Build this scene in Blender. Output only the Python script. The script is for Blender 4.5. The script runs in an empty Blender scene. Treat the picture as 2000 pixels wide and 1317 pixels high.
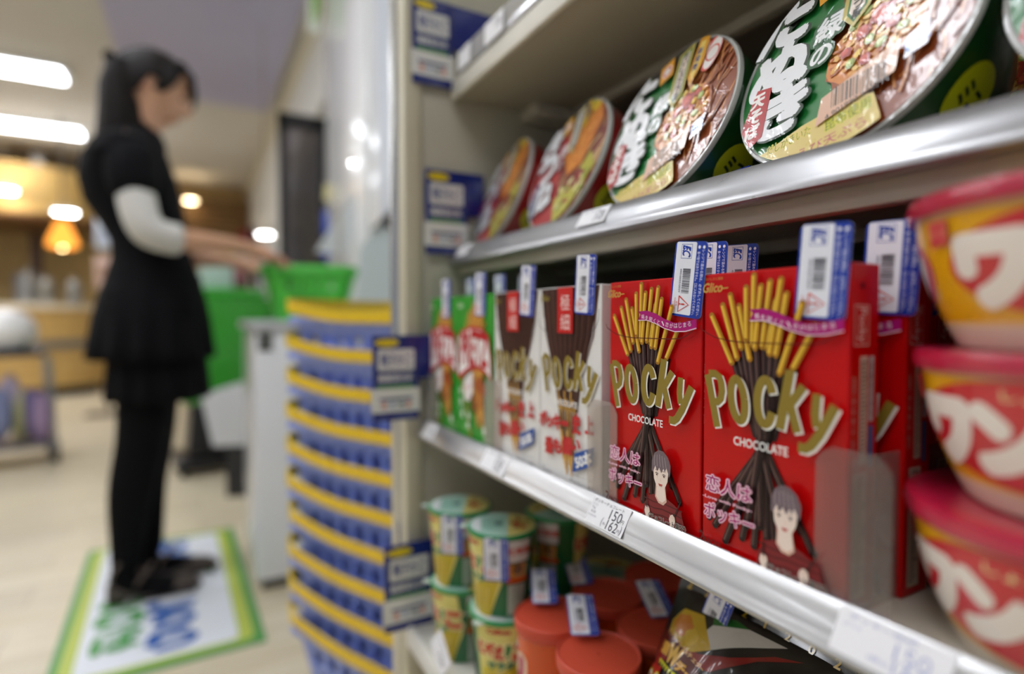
import bpy, bmesh, math, random
from mathutils import Vector, Matrix, Euler
from mathutils.geometry import tessellate_polygon
PI = math.pi
R = math.radians
rnd = random.Random(7)
col = bpy.context.scene.collection
scn = bpy.context.scene

# ------------------------------------------------------------ camera, world, exposure
CAMZ = 0.83
YAW = R(28.70)
PITCH = R(1.765)
FPX = 1120.0
cam_d = bpy.data.cameras.new('camera')
cam = bpy.data.objects.new('camera', cam_d)
col.objects.link(cam)
cam.location = (0, 0, CAMZ)
cam.rotation_euler = (R(90) - PITCH, 0, -YAW)
cam_d.sensor_width = 36
cam_d.lens = 36 * FPX / 2000
cam_d.clip_start = 0.02
cam_d.dof.use_dof = True
cam_d.dof.focus_distance = 0.365
cam_d.dof.aperture_fstop = 1.9
cam_d.dof.aperture_blades = 0
scn.camera = cam

w = bpy.data.worlds.new('world')
scn.world = w
w.use_nodes = True
w.node_tree.nodes['Background'].inputs[0].default_value = (0.82, 0.86, 1.0, 1)
w.node_tree.nodes['Background'].inputs[1].default_value = 0.30
vs = scn.view_settings
vs.view_transform = 'Standard'
vs.look = 'None'
vs.gamma = 1
vs.exposure = 0.0
vs.use_curve_mapping = False
LAMP = 17.0

CM = Euler((R(90) - PITCH, 0, -YAW)).to_matrix()


def at(px, py, X=None, Y=None, Z=None, D=None):
    """point of the place seen at a pixel of the photograph, on a plane of the place"""
    d = CM @ Vector(((px - 1000) / FPX, -(py - 658.5) / FPX, -1))
    o = Vector((0, 0, CAMZ))
    if X is not None:
        k = (X - o.x) / d.x
    elif Y is not None:
        k = (Y - o.y) / d.y
    elif Z is not None:
        k = (Z - o.z) / d.z
    else:
        k = D / math.hypot(d.x, d.y) if D else 1
        k = D
    return o + d * k


# ------------------------------------------------------------ colour and materials
def lin(c):
    if isinstance(c, str):
        c = c.lstrip('#')
        c = [int(c[i:i + 2], 16) / 255 for i in (0, 2, 4)]
    return tuple(((x + 0.055) / 1.055) ** 2.4 if x > 0.04045 else x / 12.92 for x in c[:3])


_mats = {}


def finish(kind):
    """a surface finish; the colour is the thing's own, held per face in the mesh"""
    if kind in _mats:
        return _mats[kind]
    P = dict(matte=(.75, 0, 0, 0, 0), satin=(.42, 0, 0, 0, 0), gloss=(.18, 0, .3, 0, 0), carton=(.36, 0, .15, 600, .02),
             plastic=(.3, 0, .1, 0, 0), lid=(.5, 0, .0, 900, .02), wrap=(.3, 0, .8, 75, .36), metal=(.24, 1, 0, 0, 0),
             steel=(.3, .9, 0, 0, 0), foil=(.32, 0, .8, 45, .4), cloth=(.9, 0, 0, 500, .2), skin=(.5, 0, 0, 0, 0),
             paper=(.6, 0, 0, 0, 0), film=(.3, 0, .6, 130, .25), hair=(.55, 0, .0, 60, .3), rail=(.30, .7, .3, 0, 0))[kind]
    m = bpy.data.materials.new(kind)
    m.use_nodes = True
    nt = m.node_tree
    b = nt.nodes['Principled BSDF']
    a = nt.nodes.new('ShaderNodeAttribute')
    a.attribute_name = 'Col'
    tc = nt.nodes.new('ShaderNodeTexCoord')
    nz = nt.nodes.new('ShaderNodeTexNoise')
    nz.inputs['Scale'].default_value = 40
    nt.links.new(tc.outputs['Object'], nz.inputs['Vector'])
    mr = nt.nodes.new('ShaderNodeMapRange')
    mr.inputs['To Min'].default_value = max(.02, P[0] - .06)
    mr.inputs['To Max'].default_value = P[0] + .06
    nt.links.new(nz.outputs['Fac'], mr.inputs['Value'])
    nt.links.new(mr.outputs['Result'], b.inputs['Roughness'])
    nt.links.new(a.outputs['Color'], b.inputs['Base Color'])
    b.inputs['Metallic'].default_value = P[1]
    b.inputs['Coat Weight'].default_value = P[2]
    b.inputs['Coat Roughness'].default_value = .06
    if kind in ('cloth', 'hair'):
        b.inputs['Specular IOR Level'].default_value = .15
    if kind == 'carton':
        b.inputs['Specular IOR Level'].default_value = .25
    if kind == 'skin':
        b.inputs['Subsurface Weight'].default_value = .1
        b.inputs['Subsurface Radius'].default_value = (.02, .008, .004)
    if P[3]:
        n2 = nt.nodes.new('ShaderNodeTexNoise')
        n2.inputs['Scale'].default_value = P[3]
        n2.inputs['Detail'].default_value = 3
        n2.inputs['Distortion'].default_value = 1.2 if kind in ('wrap', 'foil') else 0
        nt.links.new(tc.outputs['Object'], n2.inputs['Vector'])
        bp = nt.nodes.new('ShaderNodeBump')
        bp.inputs['Strength'].default_value = P[4]
        bp.inputs['Distance'].default_value = .002 if kind in ('wrap', 'foil') else .0005
        nt.links.new(n2.outputs['Fac'], bp.inputs['Height'])
        if kind in ('wrap', 'film'):
            nt.links.new(bp.outputs['Normal'], b.inputs['Coat Normal'])
        else:
            nt.links.new(bp.outputs['Normal'], b.inputs['Normal'])
    _mats[kind] = m
    return m


def emit(name, c, s):
    k = ('e', name)
    if k not in _mats:
        m = bpy.data.materials.new(name)
        m.use_nodes = True
        nt = m.node_tree
        nt.nodes.clear()
        e = nt.nodes.new('ShaderNodeEmission')
        e.inputs[0].default_value = (*lin(c), 1)
        e.inputs[1].default_value = s
        o = nt.nodes.new('ShaderNodeOutputMaterial')
        nt.links.new(e.outputs[0], o.inputs[0])
        _mats[k] = m
    return _mats[k]


def acrylic(name='clear_acrylic', tint=(.93, .92, .9), gl=.1):
    if name in _mats:
        return _mats[name]
    m = bpy.data.materials.new(name)
    m.use_nodes = True
    nt = m.node_tree
    nt.nodes.clear()
    t = nt.nodes.new('ShaderNodeBsdfTransparent')
    t.inputs[0].default_value = (*tint, 1)
    g = nt.nodes.new('ShaderNodeBsdfGlossy')
    g.inputs['Roughness'].default_value = .08
    df = nt.nodes.new('ShaderNodeBsdfDiffuse')
    df.inputs[0].default_value = (.8, .78, .76, 1)
    m0 = nt.nodes.new('ShaderNodeMixShader')
    m0.inputs[0].default_value = .5
    nt.links.new(g.outputs[0], m0.inputs[1])
    nt.links.new(df.outputs[0], m0.inputs[2])
    mx = nt.nodes.new('ShaderNodeMixShader')
    fr = nt.nodes.new('ShaderNodeLayerWeight')
    fr.inputs[0].default_value = .35
    ml = nt.nodes.new('ShaderNodeMath')
    ml.operation = 'MULTIPLY_ADD'
    ml.inputs[1].default_value = .5
    ml.inputs[2].default_value = gl
    nt.links.new(fr.outputs['Facing'], ml.inputs[0])
    nt.links.new(ml.outputs[0], mx.inputs[0])
    nt.links.new(t.outputs[0], mx.inputs[1])
    nt.links.new(m0.outputs[0], mx.inputs[2])
    o = nt.nodes.new('ShaderNodeOutputMaterial')
    nt.links.new(mx.outputs[0], o.inputs[0])
    _mats[name] = m
    return m


# ------------------------------------------------------------ mesh builder
class M:
    def __init__(s):
        s.v, s.f, s.c, s.mi = [], [], [], []

    def add(s, vs_, fs, c, mi=0):
        b = len(s.v)
        s.v += [tuple(p) for p in vs_]
        cc = lin(c) if isinstance(c, str) else c
        for f in fs:
            s.f.append([i + b for i in f])
            s.c.append(cc)
            s.mi.append(mi)

    def box(s, x0, x1, y0, y1, z0, z1, c, bev=0, mi=0, seg=2, T=None):
        if bev:
            bm = bmesh.new()
            bmesh.ops.create_cube(bm, size=1)
            for v in bm.verts:
                v.co = Vector(((x0 + x1) / 2 + v.co.x * (x1 - x0), (y0 + y1) / 2 + v.co.y * (y1 - y0), (z0 + z1) / 2 + v.co.z * (z1 - z0)))
            bmesh.ops.bevel(bm, geom=list(bm.edges), offset=bev, segments=seg, profile=.5, affect='EDGES')
            vs_ = [v.co.copy() for v in bm.verts]
            bm.verts.index_update()
            fs = [[v.index for v in f.verts] for f in bm.faces]
            bm.free()
        else:
            vs_ = [Vector((x, y, z)) for x in (x0, x1) for y in (y0, y1) for z in (z0, z1)]
            fs = [(0, 1, 3, 2), (4, 6, 7, 5), (0, 4, 5, 1), (2, 3, 7, 6), (0, 2, 6, 4), (1, 5, 7, 3)]
        if T:
            vs_ = [T @ p for p in vs_]
        s.add(vs_, fs, c, mi)
        return s

    def loft(s, rings, c, cap=(True, True), mi=0, closed=True, cols=None):
        n = len(rings[0])
        b = len(s.v)
        for r in rings:
            s.v += [tuple(p) for p in r]
        cc = lin(c) if isinstance(c, str) else c
        for i in range(len(rings) - 1):
            for j in range(n if closed else n - 1):
                k = (j + 1) % n
                s.f.append([b + i * n + j, b + i * n + k, b + (i + 1) * n + k, b + (i + 1) * n + j])
                s.c.append(lin(cols[i]) if cols else cc)
                s.mi.append(mi)
        if cap[0]:
            s.f.append([b + j for j in range(n)][::-1]); s.c.append(lin(cols[0]) if cols else cc); s.mi.append(mi)
        if cap[1]:
            s.f.append([b + (len(rings) - 1) * n + j for j in range(n)]); s.c.append(lin(cols[-1]) if cols else cc); s.mi.append(mi)
        return s

    def lathe(s, prof, c, seg=64, cap=(False, False), mi=0, T=None, cols=None):
        rings = []
        for (r, z) in prof:
            ring = [Vector((r * math.cos(2 * PI * j / seg), r * math.sin(2 * PI * j / seg), z)) for j in range(seg)]
            if T:
                ring = [T @ p for p in ring]
            rings.append(ring)
        return s.loft(rings, c, cap, mi, True, cols)

    def tube(s, pts, r, c, seg=10, mi=0):
        pts = [Vector(p) for p in pts]
        rings = []
        up = Vector((0, 0, 1))
        for i, p in enumerate(pts):
            d = (pts[min(i + 1, len(pts) - 1)] - pts[max(i - 1, 0)]).normalized()
            a = d.cross(up)
            if a.length < .05:
                a = d.cross(Vector((1, 0, 0)))
            a.normalize()
            b_ = a.cross(d).normalized()
            rr = r[i] if isinstance(r, (list, tuple)) else r
            rings.append([p + (a * math.cos(2 * PI * j / seg) + b_ * math.sin(2 * PI * j / seg)) * rr for j in range(seg)])
        return s.loft(rings, c, (True, True), mi)

    def prism(s, outline, h, c, mi=0, axis='y', T=None, bottom=True):
        """outline in 2D (x,z), extruded along y from 0 to h"""
        n = len(outline)
        if axis == 'y':
            A = [Vector((u, 0, v)) for u, v in outline]; B = [Vector((u, h, v)) for u, v in outline]
        elif axis == 'z':
            A = [Vector((u, v, 0)) for u, v in outline]; B = [Vector((u, v, h)) for u, v in outline]
        else:
            A = [Vector((0, u, v)) for u, v in outline]; B = [Vector((h, u, v)) for u, v in outline]
        tris = tessellate_polygon([[Vector((u, v, 0)) for u, v in outline]])
        vs_ = A + B
        if T:
            vs_ = [T @ p for p in vs_]
        fs = [list(t) for t in tris] + [[i + n for i in t][::-1] for t in tris]
        fs += [[i, (i + 1) % n, (i + 1) % n + n, i + n] for i in range(n)]
        s.add(vs_, fs, c, mi)
        return s

    def sphere(s, c0, r, c, seg=20, mi=0):
        if not isinstance(r, (tuple, list)):
            r = (r, r, r)
        rings = []
        for i in range(seg // 2 + 1):
            t = PI * i / (seg // 2)
            q = max(math.sin(t), .001)
            rings.append([Vector((c0[0] + r[0] * q * math.cos(2 * PI * j / seg), c0[1] + r[1] * q * math.sin(2 * PI * j / seg), c0[2] - r[2] * math.cos(t))) for j in range(seg)])
        return s.loft(rings, c, (True, True), mi)

    def build(s, name, mats='satin', parent=None, loc=None, rot=None, smooth=35, fixn=True, label=None):
        me = bpy.data.meshes.new(name)
        me.from_pydata(s.v, [], s.f)
        ca = me.color_attributes.new('Col', 'FLOAT_COLOR', 'CORNER')
        buf = []
        for p in me.polygons:
            cc = s.c[p.index]
            buf += [cc[0], cc[1], cc[2], 1.0] * p.loop_total
        ca.data.foreach_set('color', buf)
        me.polygons.foreach_set('material_index', s.mi)
        if isinstance(mats, (str, bpy.types.Material)):
            mats = [mats]
        for m in mats:
            me.materials.append(finish(m) if isinstance(m, str) else m)
        if fixn:
            bm = bmesh.new(); bm.from_mesh(me)
            bmesh.ops.recalc_face_normals(bm, faces=bm.faces)
            bm.to_mesh(me); bm.free()
        if smooth:
            me.polygons.foreach_set('use_smooth', [True] * len(me.polygons))
            me.set_sharp_from_angle(angle=R(smooth))
        me.update()
        o = bpy.data.objects.new(name, me)
        col.objects.link(o)
        if parent:
            o.parent = parent
        if loc is not None:
            o.location = loc
        if rot is not None:
            o.rotation_euler = rot
        if label:
            o['label'] = label
        return o


def tag(o, label=None, cat=None, group=None, kind=None):
    if label: o['label'] = label
    if cat: o['category'] = cat
    if group: o['group'] = group
    if kind: o['kind'] = kind
    return o


def empty(name, loc=(0, 0, 0), rot=(0, 0, 0)):
    o = bpy.data.objects.new(name, None)
    col.objects.link(o)
    o.location = loc
    o.rotation_euler = rot
    o.empty_display_size = .03
    return o


def kids(o):
    return [c for c in bpy.data.objects if c.parent == o]


def copy_tree(o, parent=None):
    c = o.copy()
    col.objects.link(c)
    c.parent = parent
    for ch in kids(o):
        copy_tree(ch, c)
    return c


# ------------------------------------------------------------ print on surfaces
_gl = {}


def glyphs(t, bold=0.0):
    k = (t, bold)
    if k in _gl:
        return _gl[k]
    cu = bpy.data.curves.new('t', 'FONT')
    cu.body = t
    cu.size = 1
    cu.offset = bold
    cu.resolution_u = 3
    ob = bpy.data.objects.new('t', cu)
    col.objects.link(ob)
    bpy.context.view_layer.update()
    dg = bpy.context.evaluated_depsgraph_get()
    me = bpy.data.meshes.new_from_object(ob.evaluated_get(dg))
    V = [(v.co.x, v.co.y) for v in me.vertices]
    F = [list(p.vertices) for p in me.polygons]
    bpy.data.objects.remove(ob)
    bpy.data.curves.remove(cu)
    bpy.data.meshes.remove(me)
    if V:
        x0 = min(v[0] for v in V) + bold; x1 = max(v[0] for v in V) - bold
        y0 = min(v[1] for v in V) + bold; y1 = max(v[1] for v in V) - bold
    else:
        x0 = y0 = 0; x1 = y1 = 1
    _gl[k] = (V, F, x0, x1, y0, y1)
    return _gl[k]


class Art:
    """flat inks laid one over another on a surface given by mapper(u, v, h)"""

    def __init__(s, m, mapper, h0=.00008, dh=.000012, maxlen=None, mi=0):
        s.m, s.map, s.h, s.dh, s.maxlen, s.mi = m, mapper, h0, dh, maxlen, mi
        s.xf = None
        s.clip = None

    def tris(s, V, F, c, lev=0):
        s.h += s.dh
        if s.xf:
            V = [s.xf(*p) for p in V]
        V = [tuple(p) for p in V]
        if s.maxlen:
            F2 = []
            work = [list(f) for f in F]
            work = [w_ for f in work for w_ in ([f] if len(f) == 3 else [[f[0], f[i], f[i + 1]] for i in range(1, len(f) - 1)])]
            mids = {}
            while work:
                f = work.pop()
                L = [math.dist(V[f[i]], V[f[(i + 1) % 3]]) for i in range(3)]
                k = L.index(max(L))
                if L[k] > s.maxlen:
                    a, b, c3 = f[k], f[(k + 1) % 3], f[(k + 2) % 3]
                    key = (min(a, b), max(a, b))
                    if key not in mids:
                        mids[key] = len(V)
                        V.append(((V[a][0] + V[b][0]) / 2, (V[a][1] + V[b][1]) / 2))
                    q = mids[key]
                    work.append([a, q, c3]); work.append([q, b, c3])
                else:
                    F2.append(f)
            F = F2
        if s.clip:
            # keep the ink inside the round lid
            V = [(p[0], p[1]) if p[0] ** 2 + p[1] ** 2 < s.clip ** 2 else (p[0] * s.clip / math.hypot(*p), p[1] * s.clip / math.hypot(*p)) for p in V]
            F = [f for f in F if any(V[i][0] ** 2 + V[i][1] ** 2 < (s.clip - .001) ** 2 for i in f)]
        if lev:
            # copies of one ink sit a hair above one another
            base = s.h
            of = lev * 1
            vl = s.vlev
            vl = vl + [0] * (len(V) - len(vl))
            for f in F:
                m_ = max(vl[i] for i in f)
                for i in f:
                    vl[i] = max(vl[i], m_)
            s.m.add([s.map(p[0], p[1], base + of * vl[i]) for i, p in enumerate(V)], F, c, s.mi)
            s.h = base + of * max(vl)
        else:
            s.m.add([s.map(u, v, s.h) for u, v in V], F, c, s.mi)

    def poly(s, pts, c):
        t = tessellate_polygon([[Vector((p[0], p[1], 0)) for p in pts]])
        s.tris(pts, [list(x) for x in t], c)

    def rect(s, u0, v0, u1, v1, c, rad=0):
        if rad:
            pts = []
            for (cx, cy, a0) in ((u1 - rad, v1 - rad, 0), (u0 + rad, v1 - rad, 90), (u0 + rad, v0 + rad, 180), (u1 - rad, v0 + rad, 270)):
                for k in range(6):
                    a = R(a0 + 18 * k)
                    pts.append((cx + rad * math.cos(a), cy + rad * math.sin(a)))
            s.poly(pts, c)
        else:
            s.poly([(u0, v0), (u1, v0), (u1, v1), (u0, v1)], c)

    def disc(s, u, v, r, c, ry=None, n=32, a0=0):
        ry = ry or r
        ca, sa = math.cos(a0), math.sin(a0)
        pts = []
        for k in range(n):
            x, y = r * math.cos(2 * PI * k / n), ry * math.sin(2 * PI * k / n)
            pts.append((u + x * ca - y * sa, v + x * sa + y * ca))
        s.poly(pts, c)

    def blob(s, u, v, r, c, ry=None, a0=0, jit=.18, n=18):
        ry = ry or r
        ca, sa = math.cos(a0), math.sin(a0)
        pts = []
        for k in range(n):
            q = 1 + rnd.uniform(-jit, jit)
            x, y = q * r * math.cos(2 * PI * k / n), q * ry * math.sin(2 * PI * k / n)
            pts.append((u + x * ca - y * sa, v + x * sa + y * ca))
        s.poly(pts, c)

    def stroke(s, pts, w_, c, round_=False):
        V, F = [], []
        n = len(pts)
        for i, p in enumerate(pts):
            a = pts[max(i - 1, 0)]; b = pts[min(i + 1, n - 1)]
            dx, dy = b[0] - a[0], b[1] - a[1]
            L = math.hypot(dx, dy) or 1
            ww = (w_[i] if isinstance(w_, (list, tuple)) else w_) / 2
            V += [(p[0] - dy / L * ww, p[1] + dx / L * ww), (p[0] + dy / L * ww, p[1] - dx / L * ww)]
        for i in range(n - 1):
            F.append([2 * i, 2 * i + 1, 2 * i + 3, 2 * i + 2])
        s.tris(V, F, c)
        if round_:
            for p in (pts[0], pts[-1]):
                s.disc(p[0], p[1], (w_ if not isinstance(w_, (list, tuple)) else w_[0]) / 2, c, n=14)

    def ring(s, u, v, r, w_, c, n=40):
        s.stroke([(u + r * math.cos(2 * PI * k / n), v + r * math.sin(2 * PI * k / n)) for k in range(n + 1)], w_, c)

    def text(s, t, u, v, h, c, w_=None, rot=0, bold=0, out=None, outc=None, shear=0, vert=False, fn=None, align='c'):
        """t centred at (u,v), height h, optional width w_"""
        for b, cc in (([(out, outc)] if out else []) + [(bold, c)]):
            V, F, x0, x1, y0, y1 = glyphs(t)
            if b:
                nb = 8 if b < .07 else 12
                lv = [0] * len(V)
                li = 0
                V0, F0 = V, F
                V, F = list(V0), list(F0)
                rings_ = (b,) if b < .1 else (b, b * .55)
                for br in rings_:
                    for k_ in range(nb):
                        o_ = len(V)
                        li += 1
                        lv += [li] * len(V0)
                        dx_, dy_ = br * math.cos(2 * PI * k_ / nb), br * math.sin(2 * PI * k_ / nb)
                        V += [(x + dx_, y + dy_) for x, y in V0]
                        F += [[i + o_ for i in f] for f in F0]
            sy = h / (y1 - y0)
            sx = w_ / (x1 - x0) if w_ else sy
            ca, sa = math.cos(R(rot)), math.sin(R(rot))
            P = []
            cx = (x0 + x1) / 2 if align == 'c' else x0
            for (x, y) in V:
                X = (x - cx) * sx; Y = (y - (y0 + y1) / 2) * sy
                X += Y * shear
                if fn:
                    X, Y = fn(X, Y)
                P.append((u + X * ca - Y * sa, v + X * sa + Y * ca))
            if b:
                s.vlev = lv
                s.tris(P, F, cc, max(3e-6, s.dh / 5))
            else:
                s.tris(P, F, cc)

    def vtext(s, t, u, v, h, c, **k):
        """upright characters one under another, centred at (u,v), each h high"""
        n = len(t)
        r = R(k.pop('tilt', 0))
        for i, ch in enumerate(t):
            o = ((n - 1) / 2 - i) * h * 1.08
            s.text(ch, u - o * math.sin(r), v + o * math.cos(r), h * .92, c, w_=h * .92, rot=math.degrees(r), **k)

    def barcode(s, u0, v0, u1, v1, c='#222222', horiz=True, seed=3):
        rr = random.Random(seed)
        x = u0 if horiz else v0
        e = u1 if horiz else v1
        step = (e - x) / 60
        while x < e:
            wd = step * rr.choice((.7, .7, 1.3, 2))
            if horiz:
                s.rect(x, v0, min(x + wd, e), v1, c)
            else:
                s.rect(u0, x, u1, min(x + wd, e), c)
            s.h -= s.dh
            x += wd + step * rr.choice((.7, 1.2, 1.8))
        s.h += s.dh


def flat(y=0, s=.001):
    """local front face looking to -y; millimetres in"""
    return lambda u, v, h: Vector((u * s, y - h, v * s))

# ------------------------------------------------------------ the room
GREY = '#a29a8e'


def structure(o, label=None):
    o['kind'] = 'structure'
    if label: o['label'] = label
    return o


def proc_mat(name, c1, c2, scale, rough=.6, planks=False, bump=0, grain=None):
    m = bpy.data.materials.new(name)
    m.use_nodes = True
    nt = m.node_tree
    b = nt.nodes['Principled BSDF']
    b.inputs['Roughness'].default_value = rough
    tc = nt.nodes.new('ShaderNodeTexCoord')
    mp = nt.nodes.new('ShaderNodeMapping')
    nt.links.new(tc.outputs['Object'], mp.inputs[0])
    nz = nt.nodes.new('ShaderNodeTexNoise')
    nz.inputs['Scale'].default_value = scale
    nz.inputs['Detail'].default_value = 4
    if grain:
        mp.inputs['Scale'].default_value = grain
    nt.links.new(mp.outputs[0], nz.inputs['Vector'])
    cr = nt.nodes.new('ShaderNodeValToRGB')
    cr.color_ramp.elements[0].position = .3
    cr.color_ramp.elements[1].position = .7
    cr.color_ramp.elements[0].color = (*lin(c1), 1)
    cr.color_ramp.elements[1].color = (*lin(c2), 1)
    nt.links.new(nz.outputs['Fac'], cr.inputs[0])
    last = cr.outputs[0]
    if planks:
        bt = nt.nodes.new('ShaderNodeTexBrick')
        bt.inputs['Scale'].default_value = 1
        bt.inputs['Brick Width'].default_value = .9
        bt.inputs['Row Height'].default_value = .15
        bt.inputs['Mortar Size'].default_value = .0015
        bt.inputs['Color1'].default_value = (1, 1, 1, 1)
        bt.inputs['Color2'].default_value = (.86, .86, .86, 1)
        bt.inputs['Mortar'].default_value = (.55, .5, .45, 1)
        nt.links.new(tc.outputs['Object'], bt.inputs['Vector'])
        mx = nt.nodes.new('ShaderNodeMix')
        mx.data_type = 'RGBA'
        mx.blend_type = 'MULTIPLY'
        mx.inputs[0].default_value = 1
        nt.links.new(last, mx.inputs[6])
        nt.links.new(bt.outputs['Color'], mx.inputs[7])
        last = mx.outputs[2]
    nt.links.new(last, b.inputs['Base Color'])
    if bump:
        bp = nt.nodes.new('ShaderNodeBump')
        bp.inputs['Strength'].default_value = bump
        nt.links.new(nz.outputs['Fac'], bp.inputs['Height'])
        nt.links.new(bp.outputs[0], b.inputs['Normal'])
    return m


m_floor = proc_mat('vinyl_plank_floor', '#d6c8a8', '#e4d9c0', 3, .33, planks=True, grain=(1, 9, 1))
m_ceil = proc_mat('ceiling_board', '#c9c6c0', '#cfccc6', 2, .9)
m_wall = proc_mat('wall_paint', '#dcdcd6', '#e4e4de', 2, .6)
m_wood = proc_mat('counter_wood', '#b5904e', '#c5a565', 3, .5, grain=(1, 1, 8))
m_slat = proc_mat('slat_wood', '#7a5c35', '#8a6a40', 3, .5, grain=(1, 6, 6))

WX = .67           # the wall on the right
ZC = 2.70
structure(M().box(-7, 3.4, -3, 9.4, -.05, 0, GREY).build('floor', m_floor))
structure(M().box(-7, 3.4, -3, 9.4, ZC, ZC + .05, GREY).build('ceiling', m_ceil))
structure(M().box(-.46, .565, 3.1, 5.5, ZC - .05, ZC - .001, GREY).build('trim_1', proc_mat('lavender_ceiling_panel', '#b0afcc', '#b6b5d2', 1.5, .8)), 'lavender grey lowered ceiling panel above the shopper')
# right wall with a doorway, near part is behind the shelves
mb = M()
mb.box(WX, WX + .12, -3, 3.42, 0, ZC, GREY).box(WX, WX + .12, 5.75, 9.2, 0, ZC, GREY).box(WX, WX + .12, 3.42, 5.75, 2.13, ZC, GREY)
structure(mb.build('wall_right', m_wall))
structure(M().box(WX - .045, WX - .001, -3, 9.19, ZC - .12, ZC - .002, '#d9d2be').build('trim_2'), 'cream cornice along the top of the right wall')
structure(M().box(-7, 3.4, 9.2, 9.3, 0, ZC, GREY).build('wall_back', proc_mat('back_wall_paint', '#c2a468', '#cbb078', 1, .7)))
structure(M().box(WX + .6, WX + .7, 3.0, 6.4, 0, 2.4, '#4a3a3c').build('wall_inner', proc_mat('dark_inner_wall', '#57454a', '#4b3b40', 1, .7)), 'dark wall seen through the doorway')
# wood slats at the end of the room, under the ceiling
mb = M()
for k in range(6):
    mb.box(-2.0, WX - .01, 8.9 - .03 * k, 8.98 - .03 * k, 2.02 + k * .075, 2.07 + k * .075, '#7a5c35', .004)
mb.box(-2.0, WX - .01, 8.97, 9.19, 2.0, 2.5, '#6b4f2e')
structure(mb.build('trim_3', m_slat), 'dark wooden slats over the far wall')


# ---- ceiling lights
def ceiling_light(x0, x1, y, lab, grp='long white ceiling lights'):
    r = empty('ceiling_light', ((x0 + x1) / 2, y, ZC))
    L = (x1 - x0) / 2
    M().box(-L - .04, L + .04, -.15, .15, -.04, 0, '#e8e8e6', .006).build('housing', 'satin', r)
    M().box(-L, L, -.12, .12, -.055, -.041, '#ffffff', .004).build('diffuser', emit('lamp_white', '#f5f8ff', LAMP), r)
    tag(r, lab, 'ceiling light', grp)


ceiling_light(-2.6, -.86, 5.45, 'white linear ceiling light nearest the shopper, upper of the two at the left edge')
ceiling_light(-2.6, -.98, 7.05, 'white linear ceiling light further down the room, lower of the two at the left edge')
for (x0, x1, y) in ((-2.2, -.9, 3.85), (-1.55, -.25, 2.25), (-1.4, -.10, 1.15), (-1.4, -.10, -.35), (-4.6, -3.0, 2.7), (-4.6, -3.0, .1), (-4.9, -3.1, 5.45), (-5.2, -3.3, 7.05), (-5.2, -3.6, 8.4)):  # unseen lights; the last two are added to brighten the far end
    ceiling_light(x0, x1, y, 'white linear ceiling light unseen out of the frame, lighting the room')


def downlight_or_glint(px, py, D, lab, c='#fff0d8', s=60, r_=.06):
    p = at(px, py, D=D) if D > 0 else at(px, py, X=-D)
    g = empty('downlight_or_glint', p)
    M().lathe([(r_ * 1.2, .03), (r_ * 1.2, .0), (r_, -.004), (r_, .02)], '#d8d0c4', 24).build('rim', 'satin', g)
    M().lathe([(.001, -.002), (r_ * .98, -.002), (r_ * .98, .012), (.001, .012)], '#ffffff', 24).build('lens', emit('spot_' + c[1:], c, s), g)
    if r_ > .02: M().tube([(0, 0, .031), (0, 0, ZC - p.z)], .003, '#8a7a60').build('rod', 'satin', g)
    tag(g, lab, 'light')
    return g


downlight_or_glint(10, 372, 5.6, 'round warm spotlight under the kiosk canopy at the left edge', s=40, r_=.09)
downlight_or_glint(128, 415, 5.4, 'round white spotlight above the orange pendant lamp', '#ffffff', 45, .09)
g = downlight_or_glint(372, 392, 7.5, 'oval warm light in front of the dark wooden slats', '#ffe0b0', 30, .07)
downlight_or_glint(690, 318, -.548, 'small round white glow on the white wall unit, standing in for a reflection', '#ffffff', 25, .012)  # glowing disc added in place of a reflection on the unit, no lamp there
downlight_or_glint(518, 458, 3.6, 'small flat white lamp behind the dark door frame', '#ffffff', 8, .045)

# pendant lamp
p = at(122, 463, D=5.3)
g = empty('pendant_lamp', p)
M().lathe([(.02, .16), (.05, .13), (.085, .04), (.115, -.04), (.12, -.08), (.09, -.10), (.001, -.10)], '#ff9a30', 32).build('lamp_shade', emit('lamp_amber', '#ffa040', 2.2), g)
M().tube([(0, 0, .16), (0, 0, ZC - p.z - .001)], .006, '#332a22').build('cord', 'satin', g)
M().sphere((0, 0, -.08), .03, '#ffffff', 12).build('bulb', emit('bulb_amber', '#ffe0a0', 25), g)
tag(g, 'glowing orange glass pendant lamp over the wooden kiosk', 'lamp')

# ------------------------------------------------------------ kiosk at the far left
kc = at(60, 700, D=6.0); KX, KY = kc.x - .45, kc.y + .6


def round_plan(x0, x1, y0, y1, r, n=10):
    """plan with its two right corners rounded"""
    pts = [(x0, y0)]
    for k in range(n + 1):
        a = R(-90 + 90 * k / n); pts.append((x1 - r + r * math.cos(a), y0 + r + r * math.sin(a)))
    for k in range(n + 1):
        a = R(90 * k / n); pts.append((x1 - r + r * math.cos(a), y1 - r + r * math.sin(a)))
    pts.append((x0, y1))
    return pts


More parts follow.
